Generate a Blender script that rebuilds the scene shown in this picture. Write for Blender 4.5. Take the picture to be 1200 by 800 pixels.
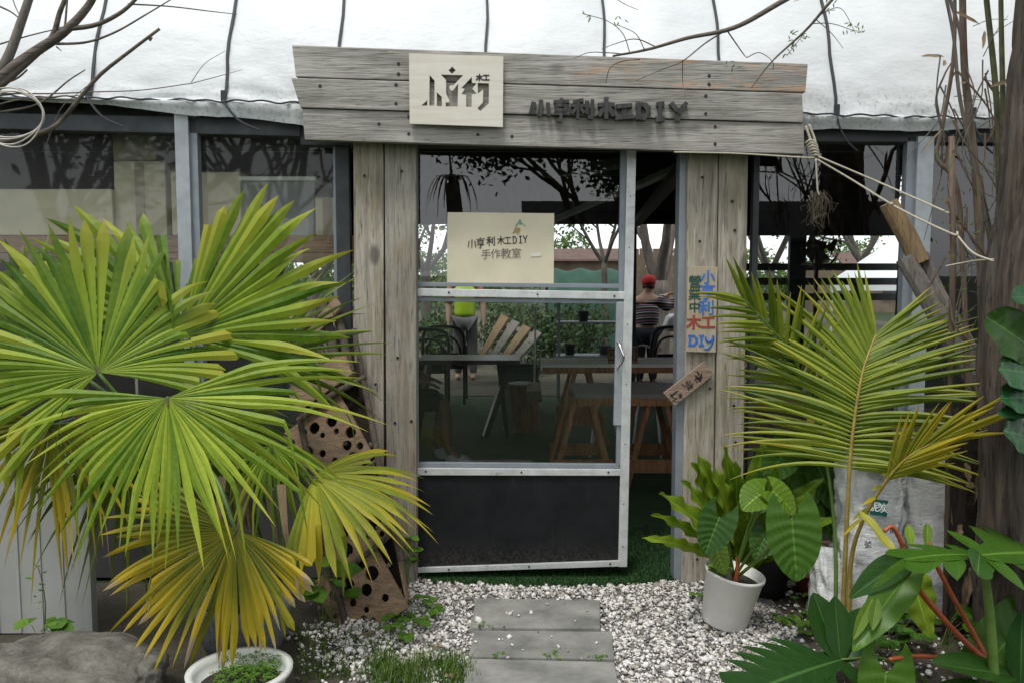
import bpy, bmesh, math, random
import numpy as np
from mathutils import Vector, Matrix
R = math.radians
V = Vector
rnd = random.Random(7)
scene = bpy.context.scene
col = scene.collection
for o in list(bpy.data.objects): bpy.data.objects.remove(o)

# ------------------------------------------------------------------ camera
CAM = V((0, -4.17, 1.54)); PITCH = R(4.57); F = 1000.0      # F: focal length in 1200-px-wide picture units
cd = bpy.data.cameras.new('camera'); cam = bpy.data.objects.new('camera', cd); col.objects.link(cam)
cam.location = CAM; cam.rotation_euler = (math.pi/2 - PITCH, 0, 0)
cd.sensor_width = 36; cd.lens = 36*F/1200; cd.clip_end = 800; cd.clip_start = .05
scene.camera = cam
FW = V((0, math.cos(PITCH), -math.sin(PITCH))); UP = V((0, math.sin(PITCH), math.cos(PITCH)))
def ray(px, py): return FW + V((1, 0, 0))*((px-600)/F) - UP*((py-400)/F)
def P(px, py, Y):                                           # point of the place at depth Y seen at a picture point
    d = ray(px, py); return CAM + d*((Y-CAM.y)/d.y)
def G(px, py, z=0.0):
    d = ray(px, py); return CAM + d*((z-CAM.z)/d.z)
def mpp(Y): return (Y-CAM.y)/F                              # metres per picture unit at depth Y

# ------------------------------------------------------------------ world, sun, exposure
w = bpy.data.worlds.new('World'); scene.world = w; w.use_nodes = True
nt = w.node_tree; bg = nt.nodes['Background']
sky = nt.nodes.new('ShaderNodeTexSky'); sky.sky_type = 'NISHITA'; sky.sun_disc = False
SUN_EL, SUN_AZ = R(66), R(205)
sky.sun_elevation = SUN_EL; sky.sun_rotation = SUN_AZ; sky.dust_density = .1; sky.air_density = 3.6; sky.ozone_density = 1.0
hs = nt.nodes.new('ShaderNodeHueSaturation'); hs.inputs['Saturation'].default_value = .06
nt.links.new(sky.outputs[0], hs.inputs['Color'])
wb = nt.nodes.new('ShaderNodeMix'); wb.data_type = 'RGBA'; wb.blend_type = 'MULTIPLY'; wb.inputs[0].default_value = 1; wb.inputs[7].default_value = (.95, .99, 1.05, 1)   # cool overcast white
nt.links.new(hs.outputs[0], wb.inputs[6]); nt.links.new(wb.outputs[2], bg.inputs['Color'])
bg.inputs['Strength'].default_value = .12
sd = bpy.data.lights.new('sun', 'SUN'); sd.energy = 1.5; sd.angle = R(14); sd.color = (1, .97, .92)
so = bpy.data.objects.new('sun', sd); col.objects.link(so)
sdir = V((math.sin(SUN_AZ)*math.cos(SUN_EL), math.cos(SUN_AZ)*math.cos(SUN_EL), math.sin(SUN_EL)))
so.rotation_euler = sdir.to_track_quat('Z', 'Y').to_euler(); so.location = (0, -6, 12)
vs = scene.view_settings; vs.view_transform = 'Standard'; vs.look = 'None'; vs.gamma = 1; vs.use_curve_mapping = False
vs.exposure = 0.66
scene.cycles.use_denoising = True
scene.cycles.max_bounces = 10; scene.cycles.transparent_max_bounces = 24; scene.cycles.caustics_reflective = False; scene.cycles.caustics_refractive = False
scene.cycles.sample_clamp_indirect = 6

# ------------------------------------------------------------------ materials
MATS = {}
def nodes_of(name):
    m = bpy.data.materials.new(name); m.use_nodes = True; MATS[name] = m
    t = m.node_tree; b = t.nodes['Principled BSDF']
    return m, t, b
def N(t, kind, **kw):
    n = t.nodes.new(kind)
    for k, v in kw.items():
        if k in n.inputs: n.inputs[k].default_value = v
        else: setattr(n, k, v)
    return n
def ramp(t, stops, fac=None):
    n = t.nodes.new('ShaderNodeValToRGB'); e = n.color_ramp.elements
    while len(e) < len(stops): e.new(.5)
    for el, (p, c) in zip(e, stops): el.position = p; el.color = (*c, 1) if len(c) == 3 else c
    if fac is not None: t.links.new(fac, n.inputs[0])
    return n.outputs[0]
def mixc(t, fac, a, b, mode='MIX'):
    n = t.nodes.new('ShaderNodeMix'); n.data_type = 'RGBA'; n.blend_type = mode
    for sock, val in ((n.inputs[0], fac), (n.inputs[6], a), (n.inputs[7], b)):
        if hasattr(val, 'is_output'): t.links.new(val, sock)
        elif isinstance(val, (int, float)): sock.default_value = val
        else: sock.default_value = (*val, 1)
    return n.outputs[2]
def mth(t, op, a, b=0.0):
    n = t.nodes.new('ShaderNodeMath'); n.operation = op
    for s, v in ((n.inputs[0], a), (n.inputs[1], b)):
        if hasattr(v, 'is_output'): t.links.new(v, s)
        else: s.default_value = v
    return n.outputs[0]
def coords(t, scale=(1, 1, 1), rnd_off=True):
    tc = t.nodes.new('ShaderNodeTexCoord'); mp = t.nodes.new('ShaderNodeMapping')
    mp.inputs['Scale'].default_value = scale
    if rnd_off:
        oi = t.nodes.new('ShaderNodeObjectInfo'); mu = t.nodes.new('ShaderNodeVectorMath'); mu.operation = 'SCALE'
        cx = t.nodes.new('ShaderNodeCombineXYZ')
        for i in range(3): t.links.new(oi.outputs['Random'], cx.inputs[i])
        mu.inputs['Scale'].default_value = 37.0; t.links.new(cx.outputs[0], mu.inputs[0])
        ad = t.nodes.new('ShaderNodeVectorMath'); ad.operation = 'ADD'
        t.links.new(tc.outputs['Object'], ad.inputs[0]); t.links.new(mu.outputs[0], ad.inputs[1])
        t.links.new(ad.outputs[0], mp.inputs['Vector'])
    else: t.links.new(tc.outputs['Object'], mp.inputs['Vector'])
    return mp.outputs[0]
def noise(t, vec, scale, detail=6, rough=.6, dist=0):
    n = N(t, 'ShaderNodeTexNoise', Scale=scale, Detail=detail, Roughness=rough, Distortion=dist); t.links.new(vec, n.inputs['Vector'])
    return n.outputs['Fac']
def bump(t, b, h, strength=.4, dist=.004):
    n = N(t, 'ShaderNodeBump', Strength=strength, Distance=dist); t.links.new(h, n.inputs['Height']); t.links.new(n.outputs[0], b.inputs['Normal'])

def wood(name, dark, light, axis='X', tint=None, tint_amt=.35, rough=.85, crack=.7, tint_x=None, rel=.9):
    m, t, b = nodes_of(name)
    st = {'X': (.06, 1, 1), 'Z': (1, 1, .06), 'Y': (1, .06, 1)}[axis]
    v = coords(t, st); vi = coords(t, (1, 1, 1))
    g = noise(t, v, 46, 7, .65, .6); g2 = noise(t, v, 150, 4, .6, .2); bl = noise(t, vi, 3.2, 4, .6)
    c = ramp(t, [(.36, dark), (.52, tuple((a+b)*.52 for a, b in zip(dark, light))), (.66, light)], mth(t, 'ADD', mth(t, 'MULTIPLY', g, .65), mth(t, 'MULTIPLY', bl, .35)))
    if tint:
        fac = mth(t, 'MULTIPLY', ramp(t, [(.46, (0, 0, 0)), (.64, (1, 1, 1))], noise(t, coords(t, tuple(.2 if q < 1 else 1 for q in st)), 11, 5, .7, .5)), tint_amt)
        if tint_x is not None:
            tc = t.nodes.new('ShaderNodeTexCoord'); sx = t.nodes.new('ShaderNodeSeparateXYZ'); t.links.new(tc.outputs['Object'], sx.inputs[0])
            mk = mth(t, 'DIVIDE', mth(t, 'SUBTRACT', sx.outputs['X'], tint_x), .15); mk.node.use_clamp = True; fac = mth(t, 'MULTIPLY', fac, mk)
        c = mixc(t, fac, c, tint)
    cr = ramp(t, [(.33, (1, 1, 1)), (.43, (0, 0, 0))], g2)
    c = mixc(t, mth(t, 'MULTIPLY', cr, crack), c, tuple(x*.3 for x in dark))
    # knots
    vo = N(t, 'ShaderNodeTexVoronoi', Scale=3.6); t.links.new(coords(t, {'X': (.55, 1, 1), 'Z': (1, 1, .55), 'Y': (1, .55, 1)}[axis]), vo.inputs['Vector'])
    kn = ramp(t, [(.06, (1, 1, 1)), (.12, (0, 0, 0))], vo.outputs['Distance'])
    c = mixc(t, mth(t, 'MULTIPLY', kn, .75), c, tuple(x*.35 for x in dark))
    t.links.new(c, b.inputs['Base Color']); b.inputs['Roughness'].default_value = rough
    bump(t, b, mth(t, 'ADD', g, mth(t, 'MULTIPLY', g2, .6)), rel, .006)
    return m
def plain(name, c, rough=.6, metal=0, var=.25, scale=12, bmp=.0, spec=.5, c2=None):
    m, t, b = nodes_of(name)
    v = coords(t)
    n1 = noise(t, v, scale, 6, .6)
    t.links.new(ramp(t, [(.3, tuple(x*(1-var) for x in c)), (.7, c2 or tuple(min(1, x*(1+var*.5)) for x in c))], n1), b.inputs['Base Color'])
    b.inputs['Roughness'].default_value = rough; b.inputs['Metallic'].default_value = metal
    b.inputs['Specular IOR Level'].default_value = spec
    if bmp: bump(t, b, noise(t, v, scale*3, 5, .6), bmp, .004)
    return m

wood('lintel_wood', (.185, .175, .148), (.48, .455, .41), 'X', (.36, .19, .09), .0)
wood('lintel_wood_worn', (.19, .18, .152), (.50, .475, .43), 'X', (.52, .27, .12), .85, tint_x=.25)
wood('post_wood', (.18, .158, .118), (.54, .495, .415), 'Z', (.30, .27, .14), .5)
wood('post_wood_brown', (.17, .155, .125), (.40, .37, .31), 'Z', (.22, .15, .08), .5)
wood('brown_wood', (.09, .05, .028), (.22, .13, .075), 'X')
wood('trestle_wood', (.16, .07, .03), (.42, .21, .10), 'Z')
wood('brown_wood_z', (.09, .05, .028), (.22, .12, .065), 'Z')
wood('hotel_wood', (.16, .10, .06), (.34, .23, .14), 'X', (.12, .11, .09), .4)
wood('pale_wood', (.34, .28, .20), (.58, .50, .37), 'Z')
wood('drift_wood', (.10, .085, .07), (.30, .27, .235), 'Z')
wood('bamboo_wood', (.17, .11, .055), (.36, .25, .13), 'Z')
wood('letter_wood', (.02, .02, .02), (.085, .085, .08), 'Z', crack=.5)
wood('sign_board', (.30, .25, .18), (.47, .41, .31), 'Z', (.42, .30, .16), .3, crack=.25, rel=.3)
wood('small_sign_wood', (.20, .135, .095), (.33, .24, .18), 'X', crack=.3)
wood('plaque_wood', (.60, .565, .47), (.72, .69, .60), 'X', (.60, .52, .40), .3, .6, crack=.06, rel=.12)
wood('shelf_wood', (.20, .11, .06), (.36, .22, .13), 'X')
wood('bark', (.016, .012, .009), (.135, .098, .07), 'Z', (.10, .10, .085), .4, crack=.95, rel=1.0)
wood('bark_grey', (.06, .05, .042), (.22, .19, .16), 'Z', (.25, .24, .2), .3)
wood('dry_stem', (.07, .045, .03), (.21, .145, .10), 'Z', (.25, .21, .16), .5)
wood('twig', (.06, .048, .038), (.21, .175, .14), 'X')
plain('steel', (.27, .30, .33), .5, .35, .18, 9)
plain('galvanised', (.40, .43, .45), .48, .45, .2, 14)
m, t, b = nodes_of('alu')
v = coords(t); n1 = noise(t, v, 18, 6, .6); n2 = noise(t, coords(t, (.3, 1, 1)), 40, 6, .75)
c = ramp(t, [(.3, (.58, .59, .58)), (.7, (.80, .81, .80))], n1); c = mixc(t, mth(t, 'MULTIPLY', ramp(t, [(.60, (0, 0, 0)), (.70, (1, 1, 1))], n2), .7), c, (.22, .15, .10))
t.links.new(c, b.inputs['Base Color']); b.inputs['Roughness'].default_value = .42; b.inputs['Metallic'].default_value = .5; bump(t, b, n2, .2, .002)
m, t, b = nodes_of('black_panel')
v = coords(t); n1 = noise(t, v, 5, 6, .7); n2 = noise(t, coords(t, (1, 1, .12)), 22, 6, .7); tc = t.nodes.new('ShaderNodeTexCoord'); sx = t.nodes.new('ShaderNodeSeparateXYZ'); t.links.new(tc.outputs['Object'], sx.inputs[0])
c = ramp(t, [(.3, (.007, .008, .009)), (.7, (.016, .017, .018))], n1); c = mixc(t, mth(t, 'MULTIPLY', ramp(t, [(.60, (0, 0, 0)), (.78, (1, 1, 1))], n2), .22), c, (.10, .095, .085))
mud = mth(t, 'DIVIDE', mth(t, 'SUBTRACT', .20, sx.outputs['Z']), .16); mud.node.use_clamp = True
c = mixc(t, mth(t, 'MULTIPLY', mth(t, 'MULTIPLY', mud, ramp(t, [(.45, (0, 0, 0)), (.62, (1, 1, 1))], noise(t, coords(t), 70, 6, .75))), .5), c, (.12, .10, .075))
t.links.new(c, b.inputs['Base Color']); b.inputs['Roughness'].default_value = .6; b.inputs['Specular IOR Level'].default_value = .18
plain('chrome', (.75, .75, .75), .15, 1, .05)
plain('dark_steel', (.055, .06, .065), .55, .2, .3)
plain('black_plastic', (.012, .012, .013), .4, 0, .3)
plain('lining', (.06, .06, .062), .9, 0, .3)
plain('black_cloth', (.014, .014, .015), .9, 0, .4)
plain('screw', (.05, .045, .04), .6, .6, .4)
plain('hole_dark', (.01, .008, .006), .9)
plain('strap', (.035, .037, .045), .7, 0, .3, 60)
plain('concrete', (.225, .225, .20), .9, 0, .42, 7, .8, c2=(.28, .275, .245))
plain('gravel_fines', (.20, .19, .17), .95, 0, .5, 60, .6)
plain('soil', (.035, .027, .02), .95, 0, .5, 30, .8)
plain('cardboard', (.60, .53, .37), .85, 0, .15, 5)
plain('cardboard_dark', (.36, .31, .21), .85, 0, .15, 5)
plain('paper', (.74, .67, .49), .8, 0, .10, 5, .1)
plain('tape', (.80, .76, .64), .5, 0, .05)
plain('ink', (.03, .025, .025), .8)
plain('ink_soft', (.16, .15, .135), .8)
plain('paint_blue', (.04, .16, .52), .7, 0, .35, 60)
plain('paint_green', (.012, .07, .045), .7, 0, .3, 60)
plain('paint_red', (.33, .055, .03), .7, 0, .35, 60)
plain('print_green', (.01, .10, .085), .6, 0, .2, 40)
plain('print_white', (.75, .78, .76), .6, 0, .1)
plain('print_navy', (.03, .08, .13), .6, 0, .3, 40)
plain('white_plastic', (.74, .73, .67), .45, 0, .12, 6)
plain('white_panel', (.38, .385, .365), .5, 0, .12, 3)
plain('grey_pot', (.13, .14, .14), .9, 0, .4, 60, .8)
plain('black_pot', (.02, .02, .02), .6, 0, .4)
plain('red_pot', (.20, .035, .03), .5, 0, .3)
plain('pot_white', (.60, .61, .56), .35, 0, .2, 8)
plain('rope', (.50, .46, .36), .9, 0, .3, 200, .5)
plain('wire', (.48, .45, .40), .55, .3, .25, 30)
plain('moss', (.15, .125, .085), .95, 0, .4, 50)
plain('dark_boxwall', (.06, .06, .06), .85, 0, .3, 4)
plain('tent_white', (.82, .83, .84), .7, 0, .06, 2)
plain('roof_red', (.15, .09, .075), .8, 0, .3, 5)
plain('hut_wall', (.19, .14, .10), .8, 0, .3, 3)
plain('tarp_green', (.06, .15, .11), .6, 0, .3, 3)
plain('skin', (.42, .25, .17), .55, 0, .1)
plain('skin_dark', (.16, .09, .06), .55, 0, .1)
plain('cap_red', (.42, .02, .018), .8, 0, .15)
plain('vest', (.50, .75, .03), .7, 0, .1)
plain('orange_cloth', (.45, .12, .05), .8, 0, .15)
plain('grey_cloth', (.15, .15, .16), .85, 0, .2)
plain('navy_cloth', (.02, .022, .03), .9, 0, .3)
plain('shoe', (.45, .45, .47), .7, 0, .2)
plain('hair', (.012, .01, .009), .6)
plain('bag_plastic', (.60, .62, .62), .35, 0, .1)
plain('stem_green', (.10, .17, .03), .5, 0, .3, 20)
plain('stem_red', (.33, .075, .022), .45, 0, .3, 20)
plain('stem_yellow', (.32, .24, .05), .5, 0, .35, 25)
plain('stem_olive', (.09, .095, .03), .55, 0, .5, 18)
plain('purple', (.18, .12, .35), .7)
plain('doodle_green', (.15, .38, .28), .8)
plain('doodle_tan', (.45, .34, .13), .8)
plain('fibre', (.028, .02, .014), .95, 0, .6, 40, 1.0)

# striped shirt: bands by height
m, t, b = nodes_of('striped_shirt')
tc = t.nodes.new('ShaderNodeTexCoord'); sx = t.nodes.new('ShaderNodeSeparateXYZ'); t.links.new(tc.outputs['Object'], sx.inputs[0])
fr = mth(t, 'FRACT', mth(t, 'MULTIPLY', mth(t, 'ADD', sx.outputs['Z'], mth(t, 'MULTIPLY', sx.outputs['Y'], .25)), 13))
rm = ramp(t, [(0, (.02, .022, .035)), (.38, (.5, .47, .42)), (.55, (.02, .022, .035)), (.72, (.10, .14, .30)), (.86, (.38, .17, .06))], fr)
rm.node.color_ramp.interpolation = 'CONSTANT'
t.links.new(rm, b.inputs['Base Color']); b.inputs['Roughness'].default_value = .9

# glass: clear sheet that lets light through and mirrors the sky
def glass(name, ior, haze=0.0, hazecol=(.3, .3, .29), rough=0.0):
    m, t, b = nodes_of(name)
    t.nodes.remove(b); out = t.nodes['Material Output']
    fr = N(t, 'ShaderNodeFresnel', IOR=ior); geo = t.nodes.new('ShaderNodeNewGeometry')
    front = mth(t, 'SUBTRACT', 1.0, geo.outputs['Backfacing'])
    tr = N(t, 'ShaderNodeBsdfTransparent', Color=(.95, .97, .96, 1)); gl = N(t, 'ShaderNodeBsdfGlossy', Roughness=rough)
    base = tr.outputs[0]
    if haze:
        df = N(t, 'ShaderNodeBsdfDiffuse', Color=(*hazecol, 1)); mx = t.nodes.new('ShaderNodeMixShader')
        hz = ramp(t, [(.3, (haze*.75,)*3), (.75, (haze*1.3,)*3)], noise(t, coords(t, (1, 1, .5)), 3.5, 6, .7))
        t.links.new(mth(t, 'MULTIPLY', hz, front), mx.inputs[0]); t.links.new(base, mx.inputs[1]); t.links.new(df.outputs[0], mx.inputs[2]); base = mx.outputs[0]
    mx = t.nodes.new('ShaderNodeMixShader'); t.links.new(mth(t, 'MULTIPLY', fr.outputs[0], front), mx.inputs[0])
    t.links.new(base, mx.inputs[1]); t.links.new(gl.outputs[0], mx.inputs[2]); t.links.new(mx.outputs[0], out.inputs['Surface'])
    return m
glass('glass', 1.86); glass('film', 1.42, .10, (.30, .30, .285), .02); glass('bin_plastic', 1.45, .45, (.6, .61, .62), .2)

# white tarpaulin with mould stains low down near the hem
m, t, b = nodes_of('tarp')
tc = t.nodes.new('ShaderNodeTexCoord'); sx = t.nodes.new('ShaderNodeSeparateXYZ'); t.links.new(tc.outputs['Object'], sx.inputs[0])
v = coords(t, (1, 1, 1), False); n1 = noise(t, v, 2.2, 5, .6); n2 = noise(t, v, 55, 6, .75); n3 = noise(t, coords(t, (1, 1, .25), False), 30, 6, .7)
c = ramp(t, [(.35, (.62, .64, .645)), (.7, (.69, .70, .70))], n1)
low = mth(t, 'DIVIDE', mth(t, 'SUBTRACT', 2.47, sx.outputs['Z']), .12)
low.node.use_clamp = True
st = ramp(t, [(.52, (0, 0, 0)), (.66, (1, 1, 1))], n2)
c = mixc(t, mth(t, 'MULTIPLY', mth(t, 'MULTIPLY', st, low), .6), c, (.15, .145, .12))
st2 = ramp(t, [(.50, (0, 0, 0)), (.75, (1, 1, 1))], n3)
c = mixc(t, mth(t, 'MULTIPLY', mth(t, 'MULTIPLY', st2, low), .3), c, (.36, .35, .30))
t.links.new(c, b.inputs['Base Color']); b.inputs['Roughness'].default_value = .5
bump(t, b, noise(t, coords(t, (1, 1, 2), False), 7, 8, .65), .55, .012)

# ground, turf
m, t, b = nodes_of('ground_dirt')
v = coords(t, (1, 1, 1), False); n1 = noise(t, v, 5, 7, .65); n2 = noise(t, v, 60, 6, .7)
c = ramp(t, [(.3, (.045, .04, .028)), (.55, (.10, .085, .06)), (.75, (.16, .145, .115))], mth(t, 'ADD', mth(t, 'MULTIPLY', n1, .6), mth(t, 'MULTIPLY', n2, .4)))
t.links.new(c, b.inputs['Base Color']); b.inputs['Roughness'].default_value = .95; bump(t, b, n2, .8, .02)
m, t, b = nodes_of('lawn')
v = coords(t, (1, 1, 1), False); n1 = noise(t, v, 2, 7, .65); n2 = noise(t, v, 70, 6, .7)
c = ramp(t, [(.3, (.015, .03, .008)), (.6, (.035, .055, .018)), (.8, (.07, .065, .035))], mth(t, 'ADD', mth(t, 'MULTIPLY', n1, .6), mth(t, 'MULTIPLY', n2, .4)))
t.links.new(c, b.inputs['Base Color']); b.inputs['Roughness'].default_value = .95; bump(t, b, n2, .8, .02)
m, t, b = nodes_of('turf')
v = coords(t, (1, 1, 1), False); n1 = noise(t, v, 160, 4, .7); n2 = noise(t, v, 3, 4, .6)
c = ramp(t, [(.3, (.010, .036, .009)), (.7, (.034, .10, .022))], mth(t, 'ADD', mth(t, 'MULTIPLY', n1, .7), mth(t, 'MULTIPLY', n2, .3)))
t.links.new(c, b.inputs['Base Color']); b.inputs['Roughness'].default_value = .9; bump(t, b, n1, 1, .01)
# pebbles: colour from a per-stone value
m, t, b = nodes_of('pebble')
at = N(t, 'ShaderNodeAttribute', attribute_name='tone')
c = ramp(t, [(0, (.10, .10, .10)), (.10, (.20, .20, .19)), (.22, (.30, .27, .23)), (.34, (.30, .265, .225)), (.45, (.55, .52, .46)), (.75, (.72, .70, .66)), (1, (.80, .78, .75))], at.outputs['Fac'])
t.links.new(mixc(t, .35, c, ramp(t, [(.35, (.45, .42, .38)), (.65, (1, 1, 1))], noise(t, coords(t, (1, 1, 1), False), 130, 4, .6)), 'MULTIPLY'), b.inputs['Base Color']); b.inputs['Roughness'].default_value = .8
# stone
m, t, b = nodes_of('boulder')
v = coords(t, (1, 1, 1), False); n1 = noise(t, v, 9, 10, .72, .15); n2 = noise(t, v, 60, 8, .8)
c = ramp(t, [(.36, (.07, .065, .05)), (.5, (.22, .205, .165)), (.66, (.40, .375, .32))], mth(t, 'ADD', mth(t, 'MULTIPLY', n1, .7), mth(t, 'MULTIPLY', n2, .3)))
t.links.new(c, b.inputs['Base Color']); b.inputs['Roughness'].default_value = .85; li = ramp(t, [(.60, (0, 0, 0)), (.66, (1, 1, 1))], noise(t, v, 16, 8, .75))
t.links.new(mixc(t, mth(t, 'MULTIPLY', li, .5), c, (.10, .11, .06)), b.inputs['Base Color']); bump(t, b, mth(t, 'ADD', n1, mth(t, 'MULTIPLY', noise(t, v, 90, 8, .8), .6)), 1, .03)
# woven sack
m, t, b = nodes_of('sack')
v = coords(t, (1, 1, 1)); n1 = noise(t, v, 6, 6, .6); wv = N(t, 'ShaderNodeTexWave', Scale=110.0, bands_direction='Z'); t.links.new(v, wv.inputs['Vector'])
c = ramp(t, [(.3, (.72, .72, .71)), (.65, (.86, .87, .86))], n1)
t.links.new(c, b.inputs['Base Color']); b.inputs['Roughness'].default_value = .55
bump(t, b, mth(t, 'ADD', noise(t, coords(t, (1.2, 1.2, 3)), 14, 6, .65), mth(t, 'MULTIPLY', wv.outputs['Fac'], .05)), .9, .03)

def leafmat(name, base, light, tipc=None, tip_from=.8, yellow=None, yel_lo=.5, yel_hi=.7, veins=False, trans=.30, rough=.5, var=.25, spec=.28):
    m, t, b = nodes_of(name); out = t.nodes['Material Output']
    at = N(t, 'ShaderNodeAttribute', attribute_name='along'); rn = N(t, 'ShaderNodeAttribute', attribute_name='seg')
    v = coords(t); n1 = mth(t, 'ADD', mth(t, 'MULTIPLY', noise(t, v, 6, 4, .6), .5), mth(t, 'MULTIPLY', noise(t, v, 38, 5, .7), .5))
    c = ramp(t, [(.28, base), (.74, light)], mth(t, 'ADD', mth(t, 'MULTIPLY', n1, .6), mth(t, 'MULTIPLY', rn.outputs['Fac'], .4)))
    if yellow:
        yv = mth(t, 'ADD', mth(t, 'ADD', mth(t, 'MULTIPLY', at.outputs['Fac'], .45), mth(t, 'MULTIPLY', rn.outputs['Fac'], .25)), mth(t, 'MULTIPLY', noise(t, v, 3.5, 3, .5), .45))
        c = mixc(t, ramp(t, [(yel_lo, (0, 0, 0)), (yel_hi, (1, 1, 1))], yv), c, yellow)
    if veins:
        ac = N(t, 'ShaderNodeAttribute', attribute_name='across')
        ab = mth(t, 'ABSOLUTE', ac.outputs['Fac'])
        mid = ramp(t, [(.02, (1, 1, 1)), (.05, (0, 0, 0))], ab)
        sv = mth(t, 'FRACT', mth(t, 'MULTIPLY', mth(t, 'SUBTRACT', at.outputs['Fac'], mth(t, 'MULTIPLY', ab, .30)), 7))
        side = ramp(t, [(.0, (.10, .10, .10)), (.09, (0, 0, 0)), (.5, (0, 0, 0)), (.93, (0, 0, 0)), (1, (.10, .10, .10))], sv)
        c = mixc(t, mth(t, 'MAXIMUM', mth(t, 'MULTIPLY', mid, .55), side), c, tuple(min(1, x*2.0+.02) for x in light))
    if tipc:
        tv = mth(t, 'ADD', at.outputs['Fac'], mth(t, 'MULTIPLY', mth(t, 'SUBTRACT', rn.outputs['Fac'], .5), .30))
        c = mixc(t, ramp(t, [(tip_from, (0, 0, 0)), (tip_from+.07, (1, 1, 1))], tv), c, tipc)
    t.links.new(c, b.inputs['Base Color']); b.inputs['Roughness'].default_value = rough; b.inputs['Specular IOR Level'].default_value = spec
    tl = t.nodes.new('ShaderNodeBsdfTranslucent'); t.links.new(mixc(t, 1.0, c, (1.0, 1.05, .55), 'MULTIPLY'), tl.inputs['Color'])
    mx = N(t, 'ShaderNodeMixShader', Fac=trans); t.links.new(b.outputs[0], mx.inputs[1]); t.links.new(tl.outputs[0], mx.inputs[2]); t.links.new(mx.outputs[0], out.inputs['Surface'])
    if veins: bump(t, b, sv, .3, .004)
    return m
TIP = (.34, .265, .15)
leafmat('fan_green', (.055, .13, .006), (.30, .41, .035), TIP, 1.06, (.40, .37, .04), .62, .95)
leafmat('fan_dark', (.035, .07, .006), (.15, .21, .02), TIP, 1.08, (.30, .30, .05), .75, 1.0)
leafmat('fan_mid', (.08, .17, .006), (.41, .50, .045), TIP, 1.04, (.44, .38, .04), .72, 1.0)
leafmat('fan_yellow', (.12, .15, .010), (.30, .28, .02), TIP, .92, (.47, .345, .018), .52, .78)
leafmat('fan_patch', (.15, .19, .012), (.34, .36, .035), TIP, 1.02, (.48, .36, .02), .62, .9)
leafmat('coco_green', (.075, .125, .006), (.29, .345, .028), (.42, .36, .08), .97, (.40, .35, .03), .62, .95)
leafmat('coco_yellow', (.14, .16, .010), (.36, .34, .03), (.30, .2, .06), 1.0, (.50, .37, .02), .5, .85)
leafmat('heart_green', (.018, .060, .006), (.055, .13, .014), veins=True, trans=.22, rough=.38)
leafmat('heart_light', (.075, .15, .010), (.16, .25, .025), veins=True, trans=.28, rough=.4)
leafmat('heart_yellow', (.30, .30, .04), (.45, .42, .06), veins=True, trans=.3, rough=.4)
leafmat('fern_green', (.10, .19, .012), (.25, .36, .03), veins=True, trans=.3, rough=.35)
leafmat('monstera', (.012, .045, .007), (.032, .085, .014), veins=True, trans=.15, rough=.34, spec=.16)
leafmat('monstera_mid', (.022, .075, .008), (.075, .16, .016), veins=True, trans=.2, rough=.36, spec=.2)
leafmat('ficus', (.012, .06, .02), (.03, .10, .03), veins=True, trans=.12, rough=.2)
leafmat('weed', (.06, .15, .018), (.14, .26, .03), trans=.3)
leafmat('grass', (.04, .09, .012), (.12, .20, .03), (.25, .2, .08), 1.0, trans=.3)
leafmat('turf_blade', (.010, .04, .010), (.03, .09, .02), trans=.15, rough=.5)
leafmat('dry_leaf', (.16, .105, .06), (.32, .24, .15), trans=.15, rough=.7)
leafmat('tree_leaf', (.05, .10, .02), (.15, .24, .05), trans=.35)
leafmat('tree_leaf_dark', (.03, .06, .015), (.06, .11, .03), trans=.2)

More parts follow.
